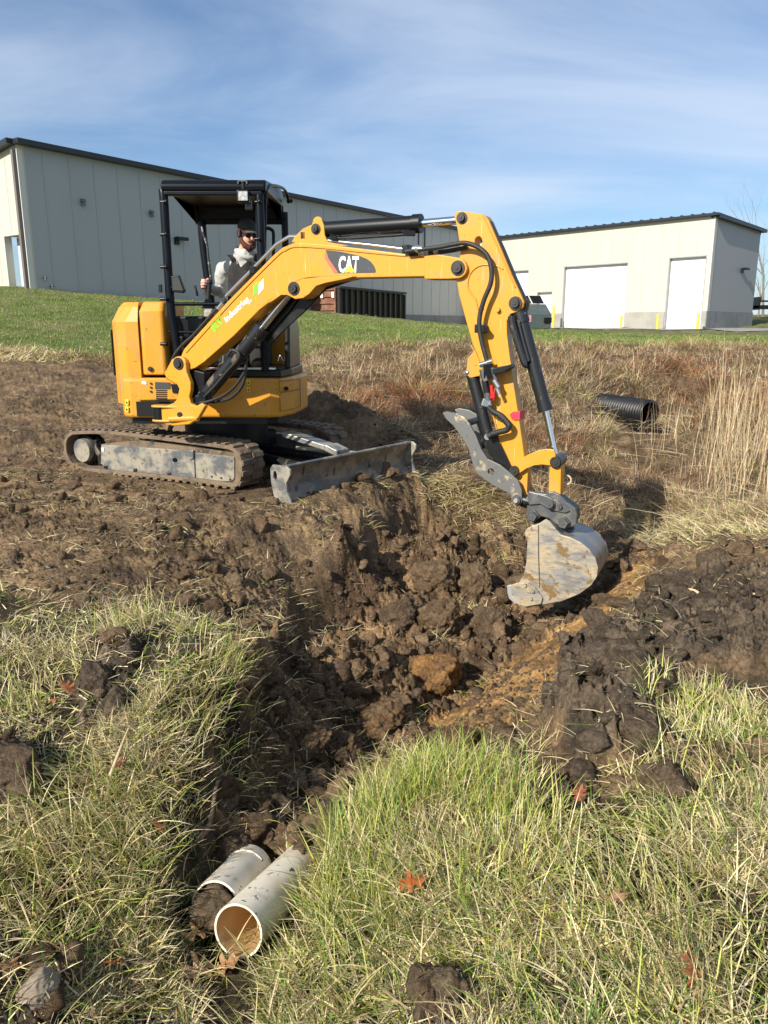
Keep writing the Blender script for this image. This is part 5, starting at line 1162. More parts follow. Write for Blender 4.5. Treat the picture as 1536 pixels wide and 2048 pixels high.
tag(per, 'bearded man in dark cap, sunglasses, grey sweatshirt and charcoal bib overalls at the controls', 'person')
h = MB()
limb(h, [nb_ + Vector((0, 0, -.03)), chest, hip + Vector((0, 0, .02))], [.10, .168, .165]); limb(h, [shL + Vector((0, 0, -.02)), nb_ + Vector((0, .0, -.055)), shR + Vector((0, 0, -.02))], [.066, .082, .066])
h.ball(chest + Vector((.0, -.02, .06)), (.175, .135, .16), 0, 16)
limb(h, [shR + Vector((0, 0, -.02)), shR.lerp(elR, .5), elR, elR.lerp(wrR, .55), wrR], [.072, .064, .056, .050, .038]); limb(h, [shL + Vector((0, 0, -.02)), elL, elL.lerp(wrL, .6), wrL], [.078, .062, .054, .040])
hs = remeshed(h, 'sweatshirt', m_hood, per, .010, 3)
hn = hs.modifiers.new('d', 'DISPLACE'); tx = bpy.data.textures.new('cloth_folds', 'CLOUDS'); tx.noise_scale = .09; hn.texture = tx; hn.strength = .034; hn.mid_level = .5
h = MB()
ringp = [nb_ + FM @ Vector((.078 * math.cos(R(a)), .078 * math.sin(R(a)) * 1.05, 0)) * 1.0 + Vector((0, 0, .012 + .022 * math.cos(R(a + 90)))) for a in range(0, 361, 20)]
h.tube([p - Vector((0, 0, .01)) for p in ringp], .026, 10); h.ball(nb_ + FM @ Vector((0, -.095, -.02)), (.085, .05, .055), 0, 12, FM); remeshed(h, 'hood', m_hood, hs, .008, 2)
# bib overalls: chest panel, straps, trousers
bd = (f_ * 1); bd.z = 0; bd = Vector((.12, -.99, 0)).normalized(); bs = Vector((.99, .12, 0))
pan = []
for t in np.linspace(0, 1, 9):
    row = []; hw = .150 + .02 * t if t > .2 else .115 + .035 * t / .2
    for s__ in np.linspace(-1, 1, 11):
        row.append(chest + Vector((0, 0, .135 - .38 * t)) + bs * (hw * s__) + bd * (.205 * math.cos(s__ * .85) + .004 - .03 * (1 - t) + .006 * math.sin(7 * s__ + 5 * t)))
    pan.append(row)
bp_ = MB().sheet(pan, -.012).build('bib', m_bib, per)
mb = MB(); c = pan[2]; mb.sheet([[p + bd * .006 for p in r[3:8]] for r in pan[2:6]], -.006); pk = mb.build('chest_pocket', mat('bib_pocket', (.022, .021, .019), .9), bp_)
mb = MB()
for k in (2, 8): mb.tube([pan[0][k] + bd * .008, pan[0][k] + bd * .012 - Vector((0, 0, .03))], .012, 8)
mb.ball(pan[2][5] + bd * .012, .007, 0, 8); mb.build('bib_buttons', m_gry, bp_)
for k, sh_, pl in ((1, shR, -.085), (9, shL, .085)):
    q0 = pan[0][k]; q1 = nb_.lerp(sh_, .62) + Vector((0, -.05, .055)) + bd * .04; q2 = nb_.lerp(sh_, .6) + Vector((0, .07, .03))
    mid = q0.lerp(q1, .55) + bd * .045
    path = bez([q0 + Vector((0, 0, -.02)), mid, q1, q2], 5)
    MB().sheet([[p - bs * .021, p + bs * .021] for p in path], -.007).build('strap', m_bib, bp_)
h = MB(); h.ball(hip + Vector((0, 0, -.01)), (.18, .16, .13), 0, 16)
for k in (0, 1): limb(h, [hip + Vector((-.1 + .2 * k, -.05, 0)), kn[k], kn[k].lerp(ft[k], .5), ft[k]], [.105, .082, .072, .078])
remeshed(h, 'trousers', m_bib, bp_, .010, 3)
for k in (0, 1):
    h = MB(); h.ball(ft[k] + Vector((0, -.05, -.045)), (.05, .13, .042), 0, 14); h.tube([ft[k] + Vector((0, .02, .06)), ft[k] + Vector((0, .02, -.05))], .052, 12); remeshed(h, 'boot', mat('brown_boot', (.09, .055, .03), .7), per, .008, 1)
# hair, beard, cap, sunglasses
h = MB(); h.ball(HL(0, -.052, -.012), (.070, .058, .062), 0, 14, FM); h.ball(HL(.0, -.08, -.035), (.055, .03, .035), 0, 12, FM)
for k in (-1, 1): h.tube([HL(.072 * k, .012, .03), HL(.072 * k, .014, -.03)], [.012, .010], 8)
remeshed(h, 'hair', m_hair, per, .006, 1)
h = MB()
for k in (-1, 1):
    h.tube([HL(.066 * k, .018, -.02), HL(.062 * k, .028, -.06), HL(.042 * k, .062, -.096), HL(0, .085, -.108)], [.012, .022, .028, .03], 10)
    h.tube([HL(.030 * k, .092, -.055), HL(0, .104, -.046)], [.010, .010], 8)
h.ball(HL(0, .070, -.112), (.040, .030, .034), 0, 12, FM); remeshed(h, 'beard', m_beard, per, .005, 1)
MB().ball(HL(0, .098, -.062), (.020, .010, .006), 0, 10, FM).build('lips', mat('lips', (.45, .16, .13), .5), per)
h = MB(); vs, fs = [], []; nn_ = 24
for i in range(9):
    th_ = (math.pi / 2 + .12) * i / 8
    for j in range(nn_):
        a = 2 * math.pi * j / nn_; vs.append(HL(.083 * math.sin(th_) * math.cos(a), -.012 + .101 * math.sin(th_) * math.sin(a), .045 + .088 * math.cos(th_)))
for i in range(8):
    for j in range(nn_): q = (j + 1) % nn_; fs.append([i * nn_ + j, (i + 1) * nn_ + j, (i + 1) * nn_ + q, i * nn_ + q])
h.add(vs, fs, 0, True); cp_ = h.build('cap', m_capm, per)
sf = cp_.modifiers.new('s', 'SOLIDIFY'); sf.thickness = .004
rows = [[HL(x_, .078 + e * (.078 - .35 * x_ * x_ / .07 * .1 - 5.5 * x_ * x_), .052 - .012 * e - 2.4 * x_ * x_) for x_ in np.linspace(-.070, .070, 11)] for e in np.linspace(0, 1, 5)]
MB().sheet(rows, .004).build('cap_brim', mat('brim_edge', (.10, .095, .08), .7), cp_)
h = MB()
for k in (-1, 1): h.ball(HL(.034 * k, .090, -.001), (.031, .011, .021), 0, 14, FM); h.tube([HL(.060 * k, .080, .006), HL(.082 * k, .0, .006)], .0035, 6)
h.tube([HL(-.01, .100, .004), HL(.01, .100, .004)], .004, 6); h.build('sunglasses', mat('sunglass_black', (.004, .004, .005), .12), per)

# ================================================================== PLANTS, STRAW AND LOOSE SOIL
m_gr = vmat('grass_blade', .5, (), None, .35, .30)
m_dead = vmat('dead_grass_blade', .75, (), None, .15, .22)
def blades(name, x, y, z, L, wd, head, th0, th1, colr, mat_, seg=3, roll=None, kind='stuff', parent=None, twist=.6):
    n = len(x); t = np.linspace(0, 1, seg + 1)
    hx, hy = np.cos(head), np.sin(head); roll = rng.uniform(-twist, twist, n) if roll is None else roll
    P = np.zeros((n, seg + 1, 3)); P[:, 0] = np.c_[x, y, z]
    for i in range(seg):
        th = th0 + (th1 - th0) * (i + .5) / seg; s = L / seg
        P[:, i + 1, 0] = P[:, i, 0] + np.sin(th) * hx * s; P[:, i + 1, 1] = P[:, i, 1] + np.sin(th) * hy * s; P[:, i + 1, 2] = P[:, i, 2] + np.cos(th) * s
    sx = -hy * np.cos(roll); sy = hx * np.cos(roll); sz = np.sin(roll)
    S = np.stack([sx, sy, sz], -1)[:, None, :]
    ww = (wd[:, None] * (1 - .9 * t[None, :] ** 2.2) * .5)[..., None]
    V = np.stack([P - S * ww, P + S * ww], 2).reshape(n, -1, 3)          # n, (seg+1)*2, 3
    k = 2 * (seg + 1); base_ = (np.arange(n) * k)[:, None, None]
    q = np.array([[2 * i, 2 * i + 1, 2 * i + 3, 2 * i + 2] for i in range(seg)])[None] + base_
    me = bpy.data.meshes.new(name); fast_mesh(me, V.reshape(-1, 3), q.reshape(-1, 4), True)
    cc = np.repeat(colr[:, None, :], k, 1).reshape(-1, 3); vcol(me, cc); me.materials.append(mat_)
    o = bpy.data.objects.new(name, me); col.objects.link(o)
    if parent: o.parent = parent; o.matrix_parent_inverse = world_of(parent).inverted()
    elif kind: o['kind'] = kind
    return o
def scatter(n, r0, r1, az=38, bias=1.0):
    a = rng.uniform(-R(az), R(az), n); u = rng.uniform(0, 1, n); r = (r0 ** (2 - bias) + u * (r1 ** (2 - bias) - r0 ** (2 - bias))) ** (1 / (2 - bias)) if bias != 2 else r0 * (r1 / r0) ** u
    return r * np.sin(a), r * np.cos(a)
PAL = dict(tan=(.70, .58, .31), straw=(.85, .74, .44), ygreen=(.52, .53, .13), green=(.22, .35, .06), dgreen=(.08, .16, .04), brown=(.24, .155, .08), red=(.32, .10, .04), grey=(.36, .32, .25))
def colours(n, names, w):
    k = rng.choice(len(names), n, p=np.array(w) / sum(w)); c = np.array([PAL[a] for a in names])[k]
    return c * rng.uniform(.68, 1.22, (n, 1)) * rng.uniform(.94, 1.06, (n, 3))
# --- long grass by the camera: clumps that lean together
x, y = scatter(290000, 1.15, 5.3, 40, 1.45)
c = classify(x, y); k = c['near']; x, y = x[k], y[k]
# bare earth shows between the clumps
dens = .58 + 3.0 * fbm(x, y, .42, 4, 301)
pitd = np.zeros(len(x))
dens = np.where((x < -.1) & (y > 2.75), dens * (.62 - .16 * np.clip(y - 2.75, 0, 2)), dens); dens = np.where((x > .9) & (y > 2.5), dens * .6, dens)
k = rng.uniform(0, 1, len(x)) < np.clip(dens, .10, 1); x, y = x[k], y[k]
# keep the pipes' mouths clear
pe = atC(478, 1868, 2.5); pf_ = atC(640, 1700, 3.0)
d1 = np.hypot(x - (pe.x + .02), y - (pe.y - .0)); d2 = np.hypot(x + .55, y - 2.35); kk = (d1 > .20) & (d2 > .20); x, y = x[kk], y[kk]
def seg_d(x, y, a, b):
    vx, vy = b[0] - a[0], b[1] - a[1]; t = np.clip(((x - a[0]) * vx + (y - a[1]) * vy) / (vx * vx + vy * vy), 0, 1); return np.hypot(x - a[0] - t * vx, y - a[1] - t * vy)
kk = seg_d(x, y, (pe.x, pe.y), (pf_.x - .05, pf_.y)) > .10; x, y = x[kk], y[kk]
kk = seg_d(x, y, (pe.x, pe.y), (pe.x * .8, 1.4)) > .10; x, y = x[kk], y[kk]
n = len(x); z = ground_z(x, y) - .01
gN = np.clip(.36 + 2.2 * fbm(x, y, .55, 3, 311), 0, 1)                 # greener and drier areas
hdg = 2 * np.pi * fbm(x, y, .35, 3, 321) * 2.2 + R(200) + rng.normal(0, 1.5, n)
tall = np.clip(.35 + 1.5 * fbm(x, y, .5, 3, 331), .12, 1)
ty = rng.uniform(0, 1, n)
names = ['tan', 'straw', 'ygreen', 'green', 'dgreen', 'brown', 'grey']
wD = np.array([.40, .30, .08, .03, .01, .12, .08]); wG = np.array([.26, .20, .26, .16, .06, .04, .02])
Wm = wD + (wG - wD) * gN[:, None]; cum = np.cumsum(Wm / Wm.sum(1, keepdims=True), 1); ki = (rng.uniform(0, 1, (n, 1)) > cum).sum(1)
cc = np.array([PAL[a] for a in names])[np.minimum(ki, 6)] * rng.uniform(.35, 1.25, (n, 1)) * rng.uniform(.92, 1.08, (n, 3))
tp = fbm(x, y, .30, 3, 361); up = ty < np.clip(.16 + 1.6 * tp, .05, .6)
L = np.where(up, rng.uniform(.06, .17, n) * (.45 + tall), rng.uniform(.025, .11, n)); wd = np.where(up, rng.uniform(.0024, .0050, n), rng.uniform(.0028, .0062, n))
th0 = np.where(up, rng.uniform(.05, 1.1, n), rng.uniform(1.0, 1.75, n)); th1 = np.where(up, th0 + rng.uniform(.05, 1.1, n), th0 + rng.uniform(-.25, .25, n))
z = z + np.where(up, 0, rng.uniform(.0, .06, n) * (.4 + tall))
blades('long_grass', x, y, z, L, wd, hdg, th0, th1, cc, m_gr, 4)
# --- a few very long arching blades and bunches
bx, by, bz, bl_, bw, bh, b0, b1, bcl = [], [], [], [], [], [], [], [], []
def bunch(px, py, nb, ln, spread, headdeg, names, w, lean=(.1, .9), fan=1.1, droop=(.4, 1.4), wid=(.003, .0055)):
    gx, gy = gpt(px, py)
    for i in range(nb):
        a = rng.uniform(0, 6.28); r_ = spread * math.sqrt(rng.uniform(0, 1)); X_ = gx + r_ * math.cos(a); Y_ = gy + r_ * math.sin(a)
        bx.append(X_); by.append(Y_); bz.append(float(ground_z(X_, Y_)) - .01); bl_.append(rng.uniform(.5, 1.1) * ln); bw.append(rng.uniform(*wid)); bh.append(R(headdeg) + rng.normal(0, fan)); l0 = rng.uniform(*lean); b0.append(l0); b1.append(l0 + rng.uniform(*droop))
        q = PAL[names[rng.choice(len(names), p=np.array(w) / sum(w))]]; bcl.append(np.array(q) * rng.uniform(.7, 1.2))
GA = ['ygreen', 'green', 'tan', 'straw', 'dgreen']
for a in [(760,1770,500,.20,.26,200),(780,1900,400,.20,.30,230),(620,1990,350,.24,.25,240),(1480,1620,700,.20,.35,190),(1400,1450,500,.15,.25,90),
          (455,1330,260,.20,.13,-20),(380,1440,200,.18,.2,-40),(440,1450,200,.18,.16,-60),(290,1500,260,.17,.22,-90),(330,1650,320,.20,.22,-110),(200,1620,500,.22,.25,-120),(120,1700,600,.22,.28,-100),(60,1350,400,.16,.3,180),
          (240,1270,200,.18,.16,200),(300,1240,220,.20,.12,215),(180,1780,500,.20,.25,-80),(350,1850,300,.16,.2,-60),(1200,1900,500,.24,.35,180),(1450,1850,600,.25,.35,220),(950,1780,500,.24,.3,-120),(90,1950,250,.14,.2,-90),(250,1950,350,.12,.2,-60)]:
    bunch(*a, (GA if a[0] > 620 else ['tan', 'straw', 'ygreen', 'green', 'brown']), ([.30, .14, .22, .26, .08] if a[0] > 620 else [.34, .26, .20, .13, .07]), droop=(.2, 1.1))
SA = ['straw', 'tan', 'brown', 'ygreen']
for a in ((668,1690,160,.12,.24,190),(640,1745,120,.08,.22,185),(600,1830,120,.07,.20,200),(560,1900,120,.08,.18,190),(345,1800,160,.10,.2,-20),(360,1720,120,.08,.18,-30),(860,1540,500,.2,.22,-90),(950,1560,400,.2,.22,-80)): bunch(*a, GA, [.40, .16, .22, .18, .04])
for a in ((800,1590,520,.24,.20,-70),(720,1680,380,.22,.14,190),(880,1560,420,.22,.2,-80),(960,1600,380,.22,.2,-60),(700,1790,360,.20,.16,200),(1040,1660,300,.2,.18,-30),(1010,1760,300,.2,.18,-50)): bunch(*a, ['ygreen', 'green', 'tan', 'straw'], [.55, .25, .12, .08], (.0, .55), 1.6, (.1, .9), (.003, .0055))
for i in range(46):
    t_ = rng.uniform(0, 1); bunch(820 + 210 * t_ + rng.normal(0, 8), 965 + 30 * t_ + rng.normal(0, 14), 60, .22, .16, rng.uniform(-120, 0), SA, [.35, .40, .2, .05], (.9, 1.5), 1.2, (.1, .9), (.004, .008))
for i in range(110):
    bunch(rng.uniform(1210, 1600), rng.uniform(1000, 1085), 50, .22, .20, rng.uniform(150, 300), SA, [.50, .35, .05, .10], (.8, 1.5), 1.2, (.0, .6), (.004, .007))
for i in range(30):
    bunch(rng.uniform(-60, 110), rng.uniform(700, 722), 60, .3, .6, rng.uniform(0, 360), SA, [.5, .4, .1, 0], (.8, 1.4), 1.2, (.1, .6), (.012, .02))
for px, py in ((930, 1165), (960, 1180), (1300, 1150), (1330, 1165), (880, 1250), (1000, 1090), (760, 1010), (735, 1040), (640, 1090), (1150, 1420), (1080, 1500), (1250, 1560)):
    bunch(px, py, 45, .16, .08, rng.uniform(0, 360), SA, [.4, .3, .1, .2], (.4, 1.4), 1.5, (.3, 1.2), (.003, .005))
blades('grass_tufts', np.array(bx), np.array(by), np.array(bz), np.array(bl_), np.array(bw), np.array(bh), np.array(b0), np.array(b1), np.array(bcl), m_gr, 5)
# --- straw and torn grass lying on the soil
x, y = scatter(60000, 1.6, 13, 38, 1.2); c = classify(x, y); m1 = c['soil'] | c['mud']; x, y = x[m1], y[m1]; c = classify(x, y)
dn = .28 + 1.6 * fbm(x, y, .7, 4, 401) + np.where(y > 4.3, -.12, .1) + np.where((x < -.0) & (y < 5.2) & (y > 2.6), .6, 0); dn = np.where(c['pit'], dn - .12, dn); dn = np.where(c['clay'], .03, dn)
dn = np.where((x > .2) & (x < 1.3) & (y > 6.3) & (y < 7.6), 1.0, dn)
k = rng.uniform(0, 1, len(x)) < dn; x, y = x[k], y[k]; n = len(x)
blades('straw_litter', x, y, ground_z(x, y) + .006 + rng.uniform(0, .015, n), rng.uniform(.03, .14, n), rng.uniform(.002, .0042, n), rng.uniform(0, 6.28, n), rng.uniform(1.0, 1.55, n), rng.uniform(1.3, 1.8, n), colours(n, ['straw', 'tan', 'brown', 'grey', 'ygreen', 'green'], [.3, .26, .16, .12, .1, .06]), m_dead, 3)
# --- matted dead grass along the far bank and the ditch
x, y = scatter(640000, 4.4, 24, 38, 1.35); c = classify(x, y); k = c['dead']; x, y = x[k], y[k]
k = rng.uniform(0, 1, len(x)) < np.clip(.75 + 1.2 * fbm(x, y, .6, 4, 501), .25, 1); x, y = x[k], y[k]; n = len(x); r = np.hypot(x, y)
_q1 = atC(1299, 826, 12.4); _q0 = atC(1220, 814, 13.3); _kk = (seg_d(x, y, (_q1.x + .4, _q1.y - .5), (_q0.x + .15, _q0.y - .25)) > .42) & (seg_d(x, y, (_q1.x - .1, _q1.y - .7), (_q1.x - .1, _q1.y)) > .3); x, y, r = x[_kk], y[_kk], r[_kk]; n = len(x)
hN = np.clip(.5 + 1.5 * fbm(x, y, 1.1, 4, 511), .1, 1.2)
sight = np.minimum(seg_d(x, y, (_q1.x * .80, _q1.y * .80), (_q1.x, _q1.y)), seg_d(x, y, (_q0.x * .82, _q0.y * .82), (_q0.x * .95 + .2, _q0.y * .95))); hN = np.where(sight < .45, -.15, hN); tn_ = np.clip(.5 + 1.7 * fbm(x, y, 1.6, 4, 521), 0, 1); gq = np.clip(1.8 * fbm(x, y, 1.3, 3, 531) - .25, 0, 1)
PAL.update(tan=(.52, .40, .235), straw=(.68, .55, .34), brown=(.27, .165, .09), grey=(.36, .29, .21), red=(.40, .165, .075))
ca = colours(n, ['tan', 'straw', 'brown', 'grey', 'red'], [.24, .06, .46, .14, .10]); cb = colours(n, ['tan', 'straw', 'grey', 'brown'], [.46, .22, .10, .22]); cr = colours(n, ['red', 'brown'], [.7, .3]); cg = colours(n, ['ygreen', 'tan', 'green'], [.5, .3, .2])
cc = np.where((rng.uniform(0, 1, n) < tn_)[:, None], cb, ca * .95)
rx = [(gpt(810, 800), .95), (gpt(880, 790), .8), (gpt(1440, 790), 1.0), (gpt(760, 820), .6), (gpt(1490, 830), .7), (gpt(1100, 880), .4), (gpt(1350, 740), .9)]
for (p, s_) in rx: cc = np.where(((np.hypot(x - p[0], y - p[1]) < s_ * (1 + .8 * fbm(x, y, .4, 3, 541))) & (rng.uniform(0, 1, n) < .5))[:, None], cr, cc)
cc = np.where((rng.uniform(0, 1, n) < gq * .5)[:, None], cg, cc)
edge = np.interp(np.arctan2(x, y), E_AZ, E_R); cc = np.where(((r > edge * .93) & (rng.uniform(0, 1, n) < .3))[:, None], cg, cc)
blades('dead_grass', x, y, ground_z(x, y) - .02, rng.uniform(.08, .30, n) * (.35 + 1.05 * hN) * np.clip(r / 9, .7, 1.2), rng.uniform(.0026, .006, n) * np.clip(r / 8, .9, 2.0), 2 * np.pi * fbm(x, y, 1.2, 3, 551) * 1.4 + rng.normal(0, 1.1, n), rng.uniform(.1, 1.3, n), rng.uniform(.8, 2.0, n), cc, m_dead, 2)
# --- long fallen stems
x, y = scatter(2600, 5.0, 14, 34, 1.2); c = classify(x, y); k = c['dead']; x, y = x[k], y[k]; n = len(x)
blades('fallen_stems', x, y, ground_z(x, y) + rng.uniform(.05, .18, n), rng.uniform(.25, .8, n), rng.uniform(.004, .007, n), rng.uniform(0, 6.28, n), rng.uniform(1.2, 1.65, n), rng.uniform(1.4, 1.8, n), colours(n, ['straw', 'tan', 'grey'], [.5, .4, .1]), m_dead, 3)
# --- standing reeds on the right and a few stalks on the crest
rxs, rys = [], []
for i in range(620):
    px = 1420 + abs(rng.normal(0, 110)) if i > 60 else rng.uniform(1270, 1420); py = rng.uniform(820, 1000) if px > 1400 else rng.uniform(850, 960)
    if i > 60 and i % 4: px, py = rxp + rng.normal(0, 14), ryp + rng.normal(0, 8)
    else: rxp, ryp = px, py
    px = min(px, 1900); g = gpt(px, py); rxs.append(g[0]); rys.append(g[1])
x = np.array(rxs); y = np.array(rys); n = len(x); Lr = rng.uniform(.25, 1.15, n) * np.where(x / y > .42, 1.05, .75)
blades('reeds', x, y, ground_z(x, y) - .02, Lr, rng.uniform(.0035, .008, n), rng.uniform(0, 6.28, n), rng.uniform(0, .32, n), rng.uniform(.05, .7, n), colours(n, ['straw', 'tan', 'brown'], [.55, .35, .1]), m_dead, 4)
x, y = [], []
for i in range(150):
    cxp, cyp = [(820, 760), (860, 755), (910, 745), (1300, 740), (1000, 800), (720, 760)][i % 6]; g = gpt(cxp + rng.normal(0, 22), cyp + rng.normal(0, 10)); x.append(g[0]); y.append(g[1])
x = np.array(x); y = np.array(y); n = len(x)
blades('dry_stalks', x, y, ground_z(x, y) - .02, rng.uniform(.25, .6, n), rng.uniform(.007, .012, n), rng.uniform(0, 6.28, n), rng.uniform(0, .5, n), rng.uniform(.1, .9, n), colours(n, ['straw', 'tan', 'brown'], [.4, .4, .2]), m_dead, 3)
# --- mown lawn
x, y = scatter(300000, 11, 34, 38, 1.7); c = classify(x, y); k = c['lawn']; x, y = x[k], y[k]; n = len(x); r = np.hypot(x, y)
f = np.clip(.5 + 1.4 * fbm(x, y, 1.5, 4, 601), 0, 1)
cc = np.where((rng.uniform(0, 1, n) < .15 + .3 * f)[:, None], colours(n, ['ygreen', 'tan'], [.7, .3]) * .7, colours(n, ['green', 'dgreen'], [.7, .3]) * .95); cc = np.where((np.clip(1.9 * fbm(x, y, 3.5, 4, 121) - .3, 0, 1) * .5 > rng.uniform(0, 1, n))[:, None], colours(n, ['tan', 'ygreen'], [.6, .4]) * .8, cc)
blades('lawn_grass', x, y, ground_z(x, y) - .005, rng.uniform(.03, .075, n), rng.uniform(.004, .008, n) * np.clip(r / 14, 1, 2), rng.uniform(0, 6.28, n), rng.uniform(.0, .7, n), rng.uniform(.3, 1.4, n), cc, m_gr, 2)
x, y = scatter(1500, 13, 40, 36, 1.5); c = classify(x, y); k = c['lawn']; x, y = x[k], y[k]; n = len(x)
blades('lawn_litter', x, y, ground_z(x, y) + .045, rng.uniform(.03, .08, n), rng.uniform(.02, .04, n), rng.uniform(0, 6.28, n), rng.uniform(1.0, 1.5, n), rng.uniform(1.2, 1.8, n), colours(n, ['straw', 'tan', 'grey'], [.6, .2, .2]), m_dead, 2)
# --- crumbs of soil
ico = bmesh.new(); bmesh.ops.create_icosphere(ico, subdivisions=1, radius=1); IV = np.array([v.co[:] for v in ico.verts]); IF = np.array([[v.index for v in f.verts] for f in ico.faces]); ico.free()
x, y = scatter(110000, 1.6, 12, 38, 1.25); c = classify(x, y); k = c['soil'] | c['mud']; x, y = x[k], y[k]; c = classify(x, y)
dn = np.where(c['pit'] | c['dark'], .9, .45) * np.clip(.4 + 1.8 * fbm(x, y, .5, 4, 701), 0, 1); k = rng.uniform(0, 1, len(x)) < dn; x, y = x[k], y[k]; n = len(x); c = classify(x, y)
sz = rng.uniform(.003, .010, n) * np.where(rng.uniform(0, 1, n) < .07, rng.uniform(1.5, 3.6, n), 1)
V = IV[None] * (1 + rng.uniform(-.28, .28, (n, len(IV), 1))) * sz[:, None, None] * rng.uniform(.7, 1.3, (n, 1, 3)); V += np.stack([x, y, ground_z(x, y) + sz * .4], -1)[:, None]
me = bpy.data.meshes.new('soil_crumbs'); fast_mesh(me, V.reshape(-1, 3), (IF[None] + (np.arange(n) * len(IV))[:, None, None]).reshape(-1, 3), False)
sc_c = np.where(c['dark'][:, None], np.array([.10, .08, .06]), np.array([.16, .118, .078])) * rng.uniform(.7, 1.25, (n, 1)); vcol(me, np.repeat(sc_c[:, None], len(IV), 1).reshape(-1, 3))
m_crumb = vmat('crumbly_soil', .95, [(22, .05, .7), (60, .025, .9), (170, .010, .9)], [(14, .7, 1.3), (70, .6, 1.35)], .1); me.materials.append(m_crumb)
o = bpy.data.objects.new('soil_crumbs', me); col.objects.link(o); o['kind'] = 'stuff'

# --- broken lumps among the crumbs
ico = bmesh.new(); bmesh.ops.create_icosphere(ico, subdivisions=3, radius=1); IV = np.array([v.co[:] for v in ico.verts]); IF = np.array([[v.index for v in f.verts] for f in ico.faces]); ico.free()
x, y = scatter(16000, 1.6, 9.5, 36, 1.3); c = classify(x, y); k = c['soil'] | c['mud']; x, y = x[k], y[k]; c = classify(x, y)
dn = np.where(c['clay'], .05, np.where(c['pit'], .8, np.where(c['dark'], .75, .14))) * np.clip(.45 + 2.2 * fbm(x, y, .45, 3, 801), 0, 1); k = rng.uniform(0, 1, len(x)) < dn; x, y = x[k], y[k]; n = len(x); c = classify(x, y)
sz = .010 + .045 * rng.uniform(0, 1, n) ** 2.6
shp = []
for s_ in range(10):
    a, b, c_ = IV.T; d = 1 + .30 * (noise2(a * 1.5 + s_ * 7, b * 1.5 + c_, s_) + noise2(c_ * 1.6, a + b * 1.2 + s_ * 5, s_ + 1)) + .22 * (1 - 2.4 * np.abs(noise2(a * 2.6 + s_, b * 2.4 + c_ * 2, s_ + 2))) + .14 * (1 - 2.4 * np.abs(noise2(c_ * 5 + b * 3, a * 5 - s_, s_ + 3)))
    rs_ = np.random.default_rng(s_); NN = rs_.normal(size=(11, 3)); NN /= np.linalg.norm(NN, axis=1)[:, None]; DD = rs_.uniform(.55, 1.0, 11)
    dt = IV @ NN.T; fc = np.minimum(np.min(np.where(dt > .12, DD[None] / np.maximum(dt, .12), 9), axis=1), 1.5)
    shp.append(IV * (fc * (1 + .75 * (d - 1)))[:, None])
shp = np.array(shp)[rng.integers(0, 10, n)]; an = rng.uniform(0, 6.28, n); ca_, sa_ = np.cos(an)[:, None], np.sin(an)[:, None]
V = np.stack([shp[..., 0] * ca_ - shp[..., 1] * sa_, shp[..., 0] * sa_ + shp[..., 1] * ca_, shp[..., 2] * .85], -1) * sz[:, None, None] * rng.uniform(.6, 1.45, (n, 1, 3)) + np.stack([x, y, ground_z(x, y) + sz * .35], -1)[:, None]
me = bpy.data.meshes.new('soil_rubble'); fast_mesh(me, V.reshape(-1, 3), (IF[None] + (np.arange(n) * len(IV))[:, None, None]).reshape(-1, 3), False)
cl_ = np.where(c['dark'][:, None], np.array([.115, .088, .062]), np.array([.18, .122, .074])) * rng.uniform(.65, 1.3, (n, 1)); vcol(me, np.repeat(cl_[:, None], len(IV), 1).reshape(-1, 3)); me.materials.append(m_crumb)
o = bpy.data.objects.new('soil_rubble', me); col.objects.link(o); o['kind'] = 'stuff'

